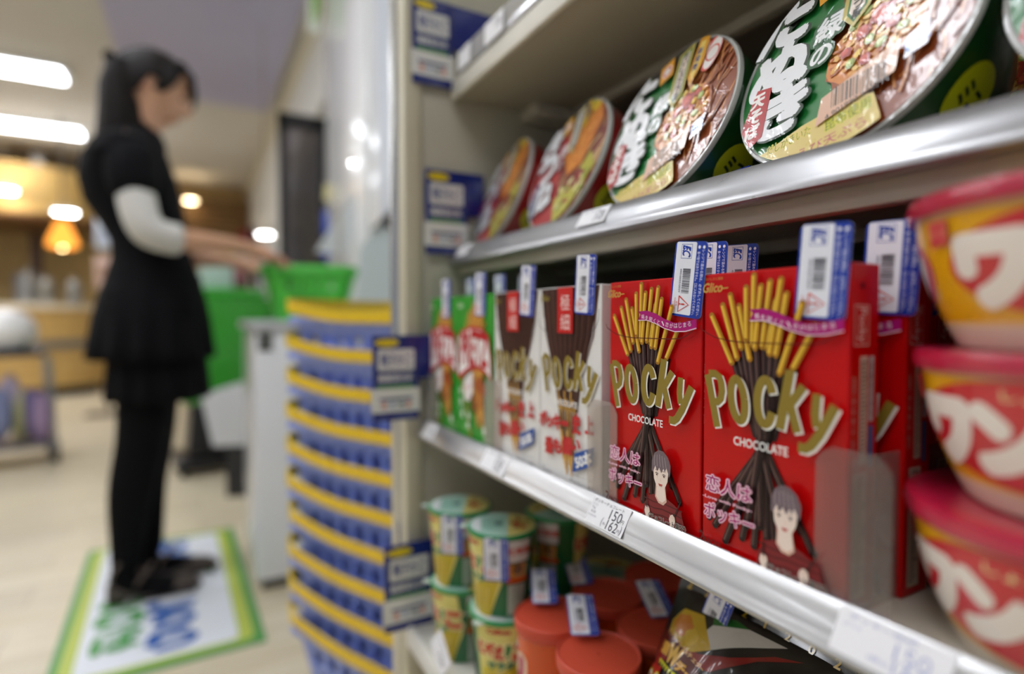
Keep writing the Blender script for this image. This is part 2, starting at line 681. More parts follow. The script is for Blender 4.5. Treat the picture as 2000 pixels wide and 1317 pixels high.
kr = empty('kiosk_counter', (KX, KY, 0))
def off_plan(d): return round_plan(-2.6, 1.05 + d, -.75 - d, .75 + d, .7 + d)
T = lambda z: Matrix.Translation((0, 0, z))
M().prism(off_plan(-.12), .12, '#2a2522', axis='z').build('plinth', 'satin', kr)
M().prism(off_plan(0), .40, '#b99a5e', axis='z', T=T(.12)).build('lower_panel', m_wood, kr)
M().prism(off_plan(.02), .09, '#6b6864', axis='z', T=T(.52)).build('stripe', 'satin', kr)
M().prism(off_plan(0), .33, '#c9ad72', axis='z', T=T(.61)).build('upper_panel', m_wood, kr)
M().prism(off_plan(.05), .05, '#e6d9bd', axis='z', T=T(.94)).build('worktop', 'satin', kr)
tag(kr, 'light wooden kiosk counter with a rounded end and a grey stripe', 'counter')
kf = empty('kiosk_canopy', (KX, KY, 0))
M().prism(off_plan(.0), .50, '#b39b6a', axis='z', T=T(1.92)).build('fascia', m_wood, kf)
M().prism(off_plan(.06), .04, '#6e4a28', axis='z', T=T(1.88)).build('edge_strip', 'satin', kf)
M().box(-.6, -.5, -.1, 0, 2.42, ZC, '#c8c8c8').build('hanger', 'metal', kf)
M().box(.4, .5, -.1, 0, 2.42, ZC, '#c8c8c8').build('hanger', 'metal', kf)
M().box(.25, .35, .5, .6, .99, 1.88, '#5b4030').build('post', 'satin', kf)
tag(kf, 'wide wooden canopy fascia hanging above the kiosk counter', 'canopy')
bk = empty('wall_cabinet', (KX - .6, KY + 1.7, 0))
M().box(-2.4, 1.9, -.02, .3, 0, 1.35, '#4a3830').build('body', 'satin', bk)
M().box(-2.4, 1.9, -.03, .3, 1.35, 1.42, '#7a5a3a').build('shelf', 'satin', bk)
M().box(-2.4, 1.9, -.01, .3, 1.42, 2.3, '#cfae6a').build('upper_panel', m_wood, bk)
tag(bk, 'dark brown and golden back cabinet behind the kiosk counter', 'cabinet')
for i, (px, rr, hh, lab) in enumerate(((50, .12, .30, 'large steel pot on the kiosk counter'), (88, .08, .22, 'smaller steel pot to the right of the large pot on the kiosk'), (142, .07, .2, 'steel canister at the right end of the kiosk counter'))):
    q = at(px, 590, D=6.1)
    o = M().lathe([(.001, 0), (rr, 0), (rr, hh), (rr * 1.06, hh + .01), (rr * .9, hh + .04), (.02, hh + .06), (.02, hh + .09), (.001, hh + .09)], '#a9a8a4', 32).build('steel_pot', 'steel', loc=(q.x, q.y + .1, .991))
    tag(o, lab, 'pot')

# poster stand behind the shopper
q = at(207, 500, D=5.0)
ps = empty('poster_stand', (q.x, q.y, 0), (0, 0, -YAW + R(25)))
M().box(-.01, .01, -.008, .008, .012, 1.8, '#6a5a48').build('post', 'satin', ps)
M().box(-.16, .16, -.14, .14, 0, .012, '#4a4038').build('foot', 'satin', ps)
M().box(-.07, .07, -.022, -.009, 1.45, 1.82, '#dfe6f0', .004).box(-.05, .05, -.0235, -.0215, 1.5, 1.6, '#b0b8c8').build('poster', 'satin', ps, label='pale blue poster')
M().box(-.08, .08, -.022, -.009, 1.10, 1.38, '#d9b6a4', .004).box(-.05, .05, -.0235, -.0215, 1.18, 1.3, '#b08870').build('menu_board', 'satin', ps, label='pinkish menu board')
tag(ps, 'thin stand with a pale blue poster and pinkish board behind the shopper', 'poster stand')

# trolley at the left edge
q = at(35, 905, Z=0)
tr = empty('trolley', q, (0, 0, R(15)))
for (x, y) in ((-.2, -.15), (.16, -.15), (-.2, .2), (.16, .2)):
    w_ = M().lathe([(.012, -.015), (.045, -.015), (.05, 0), (.045, .015), (.012, .015)], '#3a3a3e', 20, T=Matrix.Translation((x, y, .052)) @ Matrix.Rotation(PI / 2, 4, 'Y')).build('wheel', 'plastic', tr)
mb = M()
for (x, y) in ((-.2, -.15), (.16, -.15), (-.2, .2), (.16, .2)):
    mb.tube([(x, y, .08), (x * .9, y * .9, .62)], .012, '#b8b8bc')
mb.box(-.22, .18, -.17, .22, .10, .13, '#8a8a92', .005)
mb.build('frame', 'steel', tr)
M().box(-.22, .12, -.17, .2, .62, .66, '#2d2a35', .01).build('tray', 'plastic', tr)
mb = M()
rr_ = random.Random(4)
for k in range(7):
    mb.sphere((-.16 + .045 * k, rr_.uniform(-.06, .06), .30 + rr_.uniform(-.06, .1)), (.055, .09, .15), ('#9a94b4', '#b9a8c4', '#8a92b8', '#cdbfd6', '#c4c28a', '#7a6f98', '#a890b0')[k], 12)
mb.build('bag_bundle', 'cloth', tr)
M().sphere((-.04, 0, .76), (.15, .15, .13), '#eceae8', 24).build('dome_lid', 'gloss', tr)
tag(tr, 'metal trolley with lilac bags and a white domed top at the left edge', 'trolley')

# ------------------------------------------------------------ white wall fittings on the right wall
# dark door leaf standing into the room
q0 = at(548, 600, Y=3.44)
dr = empty('glass_door', (WX - .004, 3.44, 0))
Lw = WX - q0.x
M().box(-Lw, -Lw + .045, -.02, .02, .02, 1.98, '#141417', .004).box(-.05, 0, -.02, .02, .02, 1.98, '#141417', .004).box(-Lw, 0, -.02, .02, 1.90, 1.98, '#141417', .004).box(-Lw, 0, -.02, .02, .02, .12, '#141417', .004).build('frame', 'satin', dr)
M().box(-Lw + .045, -.05, -.004, .004, .12, 1.90, '#202024').build('pane', acrylic('smoked_glass', (.45, .42, .44), .08), dr)
tag(dr, 'dark framed glass door standing open beside the doorway', 'door')
q0 = at(492, 600, D=5.6)
dr = empty('display_stand', (q0.x, q0.y, 0))
M().box(0, .06, -.02, .02, 0, 1.72, '#1d1c20', .004).box(.42, .48, -.02, .02, 0, 1.72, '#1d1c20', .004).box(0, .48, -.02, .02, 1.66, 1.72, '#1d1c20', .004).box(0, .48, -.02, .02, .9, .94, '#1d1c20', .004).build('frame', 'satin', dr)
M().box(.06, .42, 0, .02, .95, 1.55, '#c9c8ce').build('panel', 'satin', dr)
tag(dr, 'black framed grey display stand further down by the doorway', 'display stand')
q0 = at(478, 470, D=6.6)
tag(M().box(-.05, .05, -.02, .02, -.2, .12, '#7a1c2c', .01).box(-.01, .01, -.01, .01, -q0.z + .001, -.2, '#3a2a2a').build('banner', 'cloth', loc=q0), 'dark red banner in front of the far wall', 'banner')

# white upright unit on the wall between the doorway and the shelves
un = empty('wall_unit', (WX - .001, 2.38, 0))
M().box(-.10, 0, -.62, .58, .0, 2.62, '#eeefee', .01).build('body', 'gloss', un)
M().box(-.118, -.10, -.25, .30, .9, 2.4, '#f2f3f3', .008).build('door_panel', 'gloss', un)
M().box(-.13, -.10, -.60, -.42, .0, 2.6, '#c6ccd4', .02).build('grey_column', 'satin', un, label='blue grey column at the near side of the unit')
tag(un, 'tall glossy white wall unit between the doorway and the shelves', 'wall unit')
# sheet of paper hooked on the unit
q0 = at(690, 420, X=.545)
mb = M()
pts = [(-.14, -.16), (-.02, -.16), (.06, .02), (.10, .2), (.06, .24), (.0, .1)]
mb.prism(pts, .004, '#d5d8d9', axis='y')
tag(mb.build('paper_sheet', 'paper', loc=(q0.x, q0.y, q0.z), rot=(R(4), R(6), -YAW)), 'tilted white paper sheet hanging in front of the white wall unit', 'paper')
q0 = at(640, 375, X=.54)
tag(M().prism([(-.02, -.035), (.014, -.045), (.02, .03), (-.012, .04)], .003, '#d9cf9c', axis='y').build('paper_note', 'paper', loc=q0, rot=(0, 0, -YAW)), 'small cream note at the edge of the white wall unit', 'note')
q0 = at(637, 460, X=.52)
tag(M().box(-.012, .012, -.01, .01, -.11, .11, '#2f4fb8', .003).box(-.012, .012, -.012, -.009, -.02, .01, '#101c5c').build('blue_strip', 'plastic', loc=q0, rot=(0, 0, -YAW)), 'narrow blue plastic strip at the edge of the white wall unit', 'strip')
q0 = at(663, 455, X=.45)
mb = M().tube([(0, 0, -.2), (0, 0, .10)], .006, '#bfb9ae').tube([(-.0, 0, .10), (-.03, 0, .115)], .006, '#bfb9ae')
tag(mb.build('hook_pole', 'steel', loc=(q0.x, q0.y, q0.z), rot=(0, 0, -YAW)), 'thin steel pole in front of the white wall unit', 'pole')
# mint board
q0 = at(745, 600, D=1.62)
bd = empty('register_hood', (q0.x, q0.y, 0), (0, 0, -YAW))
M().prism([(-.075, .84), (.16, .84), (.16, 1.04), (.0, 1.10), (-.06, 1.03)], .16, '#c3d0d0', axis='y').build('body', 'satin', bd)
M().prism([(-.03, 1.075), (.03, 1.14), (.12, 1.055), (.0, 1.096)], .01, '#4b4d4e', axis='y', T=Matrix.Translation((0, -.012, 0))).build('dark_vent', 'satin', bd)
M().box(-.045, .12, .0, .15, .02, .84, '#b7c2c4', .01).build('leg_panel', 'satin', bd)
tag(bd, 'pale mint register hood behind the basket stack', 'register')
# green hanging sign
q0 = at(613, 22, D=2.9)
tag(M().box(-.03, .035, -.01, .01, -.11, .2, '#e9efe4', .004).prism([(.0, -.09), (.03, .0), (.03, .19), (-.01, .19)], .002, '#7fc241', axis='y', T=Matrix.Translation((0, -.0125, 0))).box(-.004, .004, -.004, .004, .2, ZC - q0.z - .055, '#cccccc').build('hanging_sign', 'satin', loc=q0, rot=(0, 0, -YAW)), 'white and green sign hanging from the ceiling by the right wall', 'sign')

# ------------------------------------------------------------ the shelf unit
YP = .712      # inner face of the end panel
YN = -.55      # near end, out of frame
CREAM = '#c9c3ac'
up = empty('end_panel', (0, YP, 0))
M().box(.256, .665, .0, .03, .02, 1.75, '#bdb9a6', .002).build('panel', 'satin', up)
mb = M().box(.232, .2555, -.004, .034, 0, 1.8, '#cdc6ac', .003)
mb.build('front_post', 'satin', up)
M().lathe([(.0095, 0), (.0095, 1.8)], '#dcdcd8', 20, (True, True), T=Matrix.Translation((.2335, .030, 0))).build('chrome_edge', 'metal', up)
tag(up, 'cream end panel with a shiny front edge between the shelves and the baskets', 'panel')
tag(M().box(.655, .668, YN, YP - .001, .02, 1.75, '#8f897c', .001).build('back_panel', 'satin'), 'grey brown back panel behind the shelf goods', 'panel')


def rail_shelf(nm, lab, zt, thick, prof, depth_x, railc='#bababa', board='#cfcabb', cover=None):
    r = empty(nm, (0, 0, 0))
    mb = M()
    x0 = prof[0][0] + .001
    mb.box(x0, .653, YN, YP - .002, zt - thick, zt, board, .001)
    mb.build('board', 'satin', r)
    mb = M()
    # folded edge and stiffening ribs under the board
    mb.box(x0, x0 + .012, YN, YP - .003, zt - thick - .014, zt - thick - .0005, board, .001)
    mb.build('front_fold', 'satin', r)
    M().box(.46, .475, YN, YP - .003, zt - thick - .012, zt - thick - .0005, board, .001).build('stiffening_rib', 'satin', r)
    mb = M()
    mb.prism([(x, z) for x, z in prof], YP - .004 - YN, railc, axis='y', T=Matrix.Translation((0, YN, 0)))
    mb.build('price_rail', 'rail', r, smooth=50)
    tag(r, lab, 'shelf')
    return r


P_LOW = [(.2595, .681), (.2595, .7000), (.2570, .7005), (.2555, .6990), (.2532, .6962), (.2508, .6920), (.2486, .6875), (.2470, .6835), (.2455, .6822), (.2452, .6805), (.2480, .6795)]
P_MID = [(.3065, .901), (.3065, .925), (.3040, .9255), (.3025, .9240), (.2990, .9190), (.2962, .9140), (.2945, .9095), (.2928, .9075), (.2915, .9045), (.2912, .9020), (.293, .901)]
rail_shelf('display_shelf', 'middle shelf with a silver price rail carrying the boxed snacks', .6935, .010, P_LOW, 0)
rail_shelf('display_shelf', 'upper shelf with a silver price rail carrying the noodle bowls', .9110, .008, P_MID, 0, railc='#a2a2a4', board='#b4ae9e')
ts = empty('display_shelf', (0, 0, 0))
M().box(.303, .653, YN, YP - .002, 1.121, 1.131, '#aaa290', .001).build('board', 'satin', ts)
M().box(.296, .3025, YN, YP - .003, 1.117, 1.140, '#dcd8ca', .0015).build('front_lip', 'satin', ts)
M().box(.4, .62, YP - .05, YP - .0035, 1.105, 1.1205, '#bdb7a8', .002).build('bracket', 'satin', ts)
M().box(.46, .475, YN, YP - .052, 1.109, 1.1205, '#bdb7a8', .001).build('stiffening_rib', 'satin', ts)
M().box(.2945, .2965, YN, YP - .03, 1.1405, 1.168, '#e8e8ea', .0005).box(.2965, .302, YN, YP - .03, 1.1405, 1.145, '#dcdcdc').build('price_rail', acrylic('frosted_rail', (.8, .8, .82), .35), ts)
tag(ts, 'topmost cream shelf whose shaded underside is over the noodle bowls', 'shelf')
bs = empty('display_shelf', (0, 0, 0))
M().box(.236, .653, YN, YP - .002, .418, .434, '#dcd9ce', .003).build('board', 'satin', bs)
M().box(.228, .2355, YN, YP - .012, .412, .440, '#e4e2da', .003).build('front_lip', 'satin', bs)
tag(bs, 'bottom white shelf under the snack cups and black bags', 'shelf')


# ---- price labels
def price_label(lab, y_hi, y_lo, prof_top, prof_bot, lines, big=False, grp=None):
    """white paper label lying on a rail; prof_top/bot are (x,z) of its edges"""
    (xt, zt), (xb, zb) = prof_top, prof_bot
    yc = (y_hi + y_lo) / 2; W = (y_hi - y_lo) * 1000; H = math.hypot(xt - xb, zt - zb) * 1000
    ang = math.atan2(xt - xb, zt - zb)
    o = M().box(-W / 2000, W / 2000, 0, .0004, -H / 2000, H / 2000, '#f2f2f4')
    a = Art(o, flat())
    for (t, u, v, h, c_, w_) in lines:
        a.text(t, u * W / 2, v * H / 2, h * H, c_, w_=w_ * W if w_ else None)
    o = o.build('price_label', 'paper', loc=((xt + xb) / 2 - .0009 * math.cos(ang), yc, (zt + zb) / 2 + .0009 * math.sin(ang)), rot=(-ang, 0, -PI / 2))
    tag(o, lab, 'price label', grp)
    return o


DK = '#3a3a44'
lt, lb = (.2562, .7000), (.2461, .6830)
L_ = [('ポッキーチョコレート', -.1, .74, .13, DK, .80), ('グリコ', -.78, .42, .10, '#8a8a92', .14), ('72g', -.8, .15, .10, '#8a8a92', .11), ('¥150', -.74, -.12, .10, '#8a8a92', .13), ('4901005510029', -.72, -.42, .06, '#9a9aa2', .24),
      ('150', .42, .18, .36, DK, .30), ('円', .80, .0, .14, DK, .07), ('(', -.12, -.55, .34, DK, .03), ('税込', .02, -.6, .10, DK, .07), ('162', .42, -.56, .34, DK, .28), ('円', .78, -.68, .12, DK, .06), (')', .88, -.58, .34, DK, .03)]
price_label('white price label reading 150 yen in front of the farther red Pocky box', .3385, .2975, lt, lb, L_)
price_label('large blurred white price label at the lower right, nearest the camera', .1535, .108, lt, lb, [('ポッキー極細', -.2, .7, .14, '#b4bada', .6), ('グリコ', -.7, .3, .1, '#b4bada', .16), ('150', .4, .05, .34, '#b4bada', .3), ('162', .42, -.55, .3, '#b4bada', .28), ('(税込', -.1, -.6, .14, '#b4bada', .2)])
ya = at(957, 905, X=.252).y; yb = at(988, 925, X=.252).y
price_label('white price label under the boundary of the green and white boxes', ya + .012, yb - .004, lt, lb, [('ポッキー極細', -.2, .7, .14, DK, .6), ('150', .4, .1, .34, DK, .3), ('162', .42, -.5, .3, DK, .28)])
price_label('white price label at the far left end of the rail under the green boxes', .686, .652, lt, lb, [('プリッツ', -.2, .7, .14, DK, .6), ('150', .4, .1, .34, DK, .3), ('162', .42, -.5, .3, DK, .28)])
mt, mbt = (.3030, .9252), (.2940, .9105)
price_label('white price label on the upper rail below the red noodle bowls', .420, .380, mt, mbt, [('赤いきつね', -.2, .7, .14, DK, .6), ('178', .5, .1, .36, DK, .3), ('(192)', .5, -.5, .3, DK, .34)])
price_label('white price label at the far left end of the upper rail', .690, .655, mt, mbt, [('赤いきつね', -.2, .7, .14, DK, .6), ('178', .5, .1, .36, DK, .3)])
price_label('white price label in the topmost rail at the upper edge of the photo', .60, .555, (.2937, 1.166), (.2935, 1.1425), [('カップめん', -.2, .7, .14, DK, .6), ('178', .5, .1, .36, DK, .3)])
price_label('white price label at the left end of the topmost rail', .676, .64, (.2937, 1.166), (.2935, 1.1425), [('カップめん', -.2, .7, .14, DK, .6)])
q0 = at(853, 1278, X=.222)
o = M().box(-.019, .019, 0, .0005, -.016, .016, '#efeff2')
a = Art(o, flat()); a.text('じゃがりこ', -2, 9, 4, DK, w_=24); a.text('150', 6, -3, 8, DK)
tag(o.build('price_label', 'paper', loc=(.2262, q0.y, q0.z), rot=(R(-8), R(38), -PI / 2)), 'tilted white price label hanging at the left end of the bottom shelf', 'price label')


# ---- blue campaign cards at the shelf ends
def campaign_card(lab, px0, px1, py0, py1, Y, wide_px, seed=0):
    a0 = at(px0, py0, Y=Y); a1 = at(px1, py1, Y=Y)
    W = (a1.x - a0.x) * 1000; H = (at(px0, py0, Y=Y).z - at(px0, py1, Y=Y).z) * 1000
    wx = (at(wide_px, py0, Y=Y).x - a0.x) * 1000
    r = empty('campaign_card', ((a0.x), Y, a0.z))
    b_ = M().box(0, wx / 1000, .0002, .0012, -H * .52 / 1000, 0, '#152a80', .0003)
    b_.build('blue_board', 'gloss', r)
    c_ = M().box(0, W / 1000, -.0016, -.0004, -H / 1000, -.0005, '#1a2a78', .0003)
    A_ = Art(c_, flat(-.0016))
    A_.disc(W * .30, -H * .085, W * .26, '#e8d21a', ry=H * .048)
    A_.text('おトク', W * .30, -H * .085, H * .05, '#c87818', w_=W * .34)
    A_.rect(W * .10, -H * .41, W * .90, -H * .16, '#dcdcd8', rad=W * .04)
    A_.text('電子かご', W * .5, -H * .285, H * .13, '#33408a', w_=W * .66, bold=.02)
    A_.rect(W * .08, -H * .57, W * .90, -H * .43, '#46507a')
    A_.text('精算受付中', W * .48, -H * .50, H * .085, '#e4e4e4', w_=W * .72, bold=.02)
    A_.rect(W * .08, -H * .615, W * .88, -H * .585, '#5aa03c')
    A_.rect(-W * .04, -H * .90, W * 1.02, -H * .62, '#e6e6e0', rad=W * .03)
    A_.rect(W * .14, -H * .76, W * .84, -H * .73, '#27356f')
    A_.rect(W * .14, -H * .86, W * .84, -H * .765, '#d2d4d4')
    A_.rect(W * .18, -H * .855, W * .28, -H * .775, '#d89a8a')
    A_.rect(W * .38, -H * .835, W * .45, -H * .79, '#8fa0c0')
    A_.rect(W * .55, -H * .83, W * .68, -H * .80, '#3c4844')
    A_.rect(W * .72, -H * .855, W * .81, -H * .775, '#dd9c8c')
    A_.text('くわしくは店員まで', W * .45, -H * .955, H * .035, '#8f98c8', w_=W * .66)
    c_.build('printed_card', 'gloss', r)
    tag(r, lab, 'card')


campaign_card('blue and white campaign card at the top left of the shelves', 804, 884, -12, 160, YP - .006, 990)
campaign_card('blue and white campaign card on the end panel beside the noodle bowls', 830, 912, 328, 496, YP - .006, 945)
campaign_card('blue and white campaign card in front of the upper part of the basket stack', 727, 818, 656, 825, YP - .018, 846)
campaign_card('blue and white campaign card in front of the lower part of the basket stack', 750, 846, 1070, 1240, YP - .018, 866)


# ------------------------------------------------------------ security tags
def tag_mesh(warn=True, bend=0):
    """26 x 46 mm card, centre at the origin, print facing -y"""
    W, H = 26, 46
    def sf(u, v, h):
        y = bend * (v / 23) ** 2
        return Vector((u / 1000, y / 1000 - h, v / 1000))
    m = M()
    n = 12
    pts = []
    for (cx, cy, a0) in ((W / 2 - 3, H / 2 - 3, 0), (-W / 2 + 3, H / 2 - 3, 90), (-W / 2 + 3, -H / 2 + 3, 180), (W / 2 - 3, -H / 2 + 3, 270)):
        for k in range(6):
            a = R(a0 + 18 * k); pts.append((cx + 3 * math.cos(a), cy + 3 * math.sin(a)))
    A_ = Art(m, sf, h0=0, dh=.00002, maxlen=9 if bend else None)
    A_.map = lambda u, v, h: sf(u, v, 0) + Vector((0, .0004, 0))
    A_.poly(pts, '#e8e8ee')
    A_.map = sf
    A_.poly(pts, '#1c3ca6')
    A_.rect(-11.8, -21.6, 4.6, 22.6, '#eceef6', rad=1.2)
    A_.rect(-13, -10, 13, -9.9, '#1c3ca6') if False else None
    # emblem: a framed slanted mark
    A_.rect(-7.5, 12.5, 1.2, 21.3, '#1c3ca6')
    A_.rect(-7.2, 12.8, .9, 21.0, '#eceef6')
    A_.text('EC', -3.1, 16.9, 6.4, '#1c3ca6', w_=6.0, rot=-90, bold=.03, shear=.2)
    A_.stroke([(-6.4, 17), (-3.2, 20), (0, 17.2)], .8, '#1c3ca6')
    A_.barcode(-4.6, -8.5, 1.6, 6.5, '#3a3a44', horiz=False)
    A_.text('4901005510029', -6.3, -1, 1.5, '#55555f', rot=-90, w_=14.5)
    if warn:
        A_.stroke([(-5.8, -10.4), (-5.8, -20.2), (2.4, -15.3), (-5.8, -10.4)], .8, '#d83a28')
        A_.text('!', -2.9, -15.3, 4.2, '#d83a28', rot=-90, bold=.03)
        A_.text('警告', -7.4, -15.3, 1.4, '#d8604f', rot=-90)
        A_.text('WARNING', -9.0, -15.3, 1.3, '#d8604f', rot=-90, w_=7.5)
        A_.text('注意', -10.6, -15.3, 1.2, '#d8857a', rot=-90)
    for x in (7, 10.6):
        A_.disc(x, 19.6, 1.0, '#f2f4ff', n=12)
    A_.text('レンジで温める際は、必ず外してください。', 10.6, -1.6, 2.3, '#dfe4ff', w_=39, rot=-90, bold=.01)
    A_.text('食べ物ではありません。口に入れないでください。', 7.0, -2.0, 2.3, '#dfe4ff', w_=38, rot=-90, bold=.01)
    o = m.build('security_tag', 'gloss', fixn=False, smooth=0)
    return o


TAG = tag_mesh()
TAGM = TAG.data
TAGB = tag_mesh(bend=-3.5)
TAGBM = TAGB.data
bpy.data.objects.remove(TAG); bpy.data.objects.remove(TAGB)


def add_tag(parent, loc, rot=(0, 0, 0), mesh=None):
    o = bpy.data.objects.new('security_tag', mesh or TAGM)
    col.objects.link(o)
    o.parent = parent
    o.location = loc
    o.rotation_euler = rot
    return o


# ------------------------------------------------------------ the boxed snacks
BW, BH, BD = 86.6, 162.5, 23.0
GOLD, CHOC, CHOC2 = '#8f7a2e', '#2e1a18', '#4a2f2b'


def letters_pocky(A_, gold=GOLD, white='#f2efe6'):
    def arc(cx, cy, rx, ry, a0, a1, n=16, tilt=0):
        out = []
        for k in range(n + 1):
            a = R(a0 + (a1 - a0) * k / n)
            x, y = rx * math.cos(a), ry * math.sin(a)
            t = R(tilt)
            out.append((cx + x * math.cos(t) - y * math.sin(t), cy + x * math.sin(t) + y * math.cos(t)))
        return out
    S = [
        [(-37.2, 104.5), (-29.8, 75.0)],
        [(-36.2, 104.9), (-31.8, 105.3), (-28.6, 103.6), (-27.2, 100), (-26.6, 96), (-27.4, 91.5), (-29.8, 89.4), (-32.4, 89.2)],
        arc(-15.8, 92.3, 4.4, 11.4, 0, 360, 28, tilt=9),
        arc(1.4, 93.2, 4.7, 11.6, 25, 335, 24, tilt=0),
        [(15.6, 111.0), (10.2, 80.4)],
        [(23.0, 103.5), (16.2, 94.2)],
        [(15.2, 95.5), (20.2, 80.2)],
        [(30.0, 100.6), (29.3, 90.5), (30.2, 84.5)],
        [(39.0, 95.8), (31.5, 81.0), (27.4, 75.2), (24.6, 73.2), (20.6, 73.4)],
    ]
    Wd = [4.6, 4.4, 4.6, 4.8, 5.2, 4.6, 4.6, 4.4, 4.8]
    for s_, w_ in zip(S, Wd):
        A_.stroke([(x + 1.0, y - .8) for x, y in s_], w_ + .3, white)
    for s_, w_ in zip(S, Wd):
        A_.stroke(s_, w_, gold)


def stick(A_, p, q, w_=3.3, c='biscuit', tip=True):
    cs = dict(biscuit=('#a8741a', '#d8a428', '#efc94c'), choc=('#1f1110', '#3a2421', '#6a4f4a'), pretz=('#a8661e', '#d8983c', '#eebd62'),
              thin=('#241210', '#4a2c26', '#7a5248'))[c]
    A_.stroke([p, q], w_, cs[0], tip)
    dx, dy = q[0] - p[0], q[1] - p[1]
    L = math.hypot(dx, dy); nx, ny = -dy / L, dx / L
    if nx > 0: nx, ny = -nx, -ny
    A_.stroke([(p[0] + nx * w_ * .12, p[1] + ny * w_ * .12), (q[0] + nx * w_ * .12, q[1] + ny * w_ * .12)], w_ * .62, cs[1])
    A_.stroke([(p[0] + nx * w_ * .2, p[1] + ny * w_ * .2), (q[0] + nx * w_ * .2, q[1] + ny * w_ * .2)], w_ * .2, cs[2])


def glow_text(A_, t, u, v, h, w_, c='#b0146e'):
    A_.text(t, u, v, h, c, w_=w_, bold=.012, out=.085, outc='#f3a9c8')
    A_.text(t, u, v, h, c, w_=w_, bold=.012, out=.05, outc='#fbeef4')


def young_man(A_, ox, oy):
    """plain drawn figure of a young man in a striped sweater"""
    f = lambda L: [(ox + x, oy + y) for x, y in L]
    SK, SK2, SW, SW2, HR, HR2 = '#f4e0d2', '#e0b8a4', '#7d2226', '#571417', '#75646a', '#b4a6aa'
    A_.poly(f([(-3, 0), (36, 0), (35, 9), (32, 18), (26, 21), (20, 23), (14, 24), (8, 23), (3, 21), (-1, 14)]), SW)
    for k in range(5):
        A_.stroke(f([(-1, 3 + 4 * k), (8, 2 + 4 * k), (16, 3.2 + 4 * k), (33, 2.5 + 4 * k)]), .8, SW2)
    A_.poly(f([(10, 30), (18.5, 30), (20, 21), (17, 18), (12.5, 18.5), (9.5, 22)]), SK2)
    A_.poly(f([(11, 31), (18, 31), (19, 22), (16, 19.5), (13, 20), (10.6, 22.6)]), SK)
    A_.poly(f([(7.6, 42), (8.4, 33.5), (11, 28.5), (14.6, 26), (18, 28.8), (20.6, 34), (21.4, 42), (19, 46), (10, 46)]), SK)
    A_.poly(f([(6.2, 38), (6.4, 45), (8.6, 50), (12.4, 52.6), (16.8, 52.4), (20.8, 49.4), (23.2, 44.5), (22.8, 39), (21.8, 36.6), (21.2, 39), (19.6, 42.4), (18.2, 39.6), (17, 41.6), (15, 38.2), (13.2, 41.4), (11.2, 38.6), (9.6, 42), (8.2, 39), (7.6, 37.5)]), HR)
    for k in range(5):
        A_.stroke(f([(9 + 2.2 * k, 50 - abs(k - 2) * .6), (8.6 + 2.5 * k, 46), (8.8 + 2.7 * k, 42)]), .35, HR2)
    for x in (11.1, 17.6):
        A_.stroke(f([(x - 1.4, 37.3), (x, 37.9), (x + 1.4, 37.2)]), .4, '#2c2020')
        A_.disc(ox + x, oy + 36.6, .65, '#5a3c34', n=10)
        A_.stroke(f([(x - 1.5, 39.6), (x + 1.5, 39.9)]), .3, '#5a4a48')
    A_.stroke(f([(14.6, 35), (15, 33.2), (14.4, 33)]), .25, SK2)
    A_.poly(f([(12.6, 31.2), (16.4, 31.2), (15.6, 29.8), (13.6, 29.7)]), '#c8605a')
    for (hx, hy, s_) in ((2.6, 10.5, 1), (25.2, 11.0, -1)):
        A_.blob(ox + hx, oy + hy, 2.6, SK, ry=3.6, jit=.08)
        A_.stroke(f([(hx, hy - 2), (hx + s_ * .5, hy - 6)]), 3.2, SK)
        for k in range(4):
            A_.stroke(f([(hx - 1.8 + k * 1.1, hy + 3.2), (hx - 1.6 + k * 1.1, hy + .6)]), .25, SK2)
    A_.stroke(f([(2.6, 13), (2.2, 22)]), .8, '#2e1a18')
    A_.stroke(f([(27, 14), (32.6, 25)]), .8, '#2e1a18')


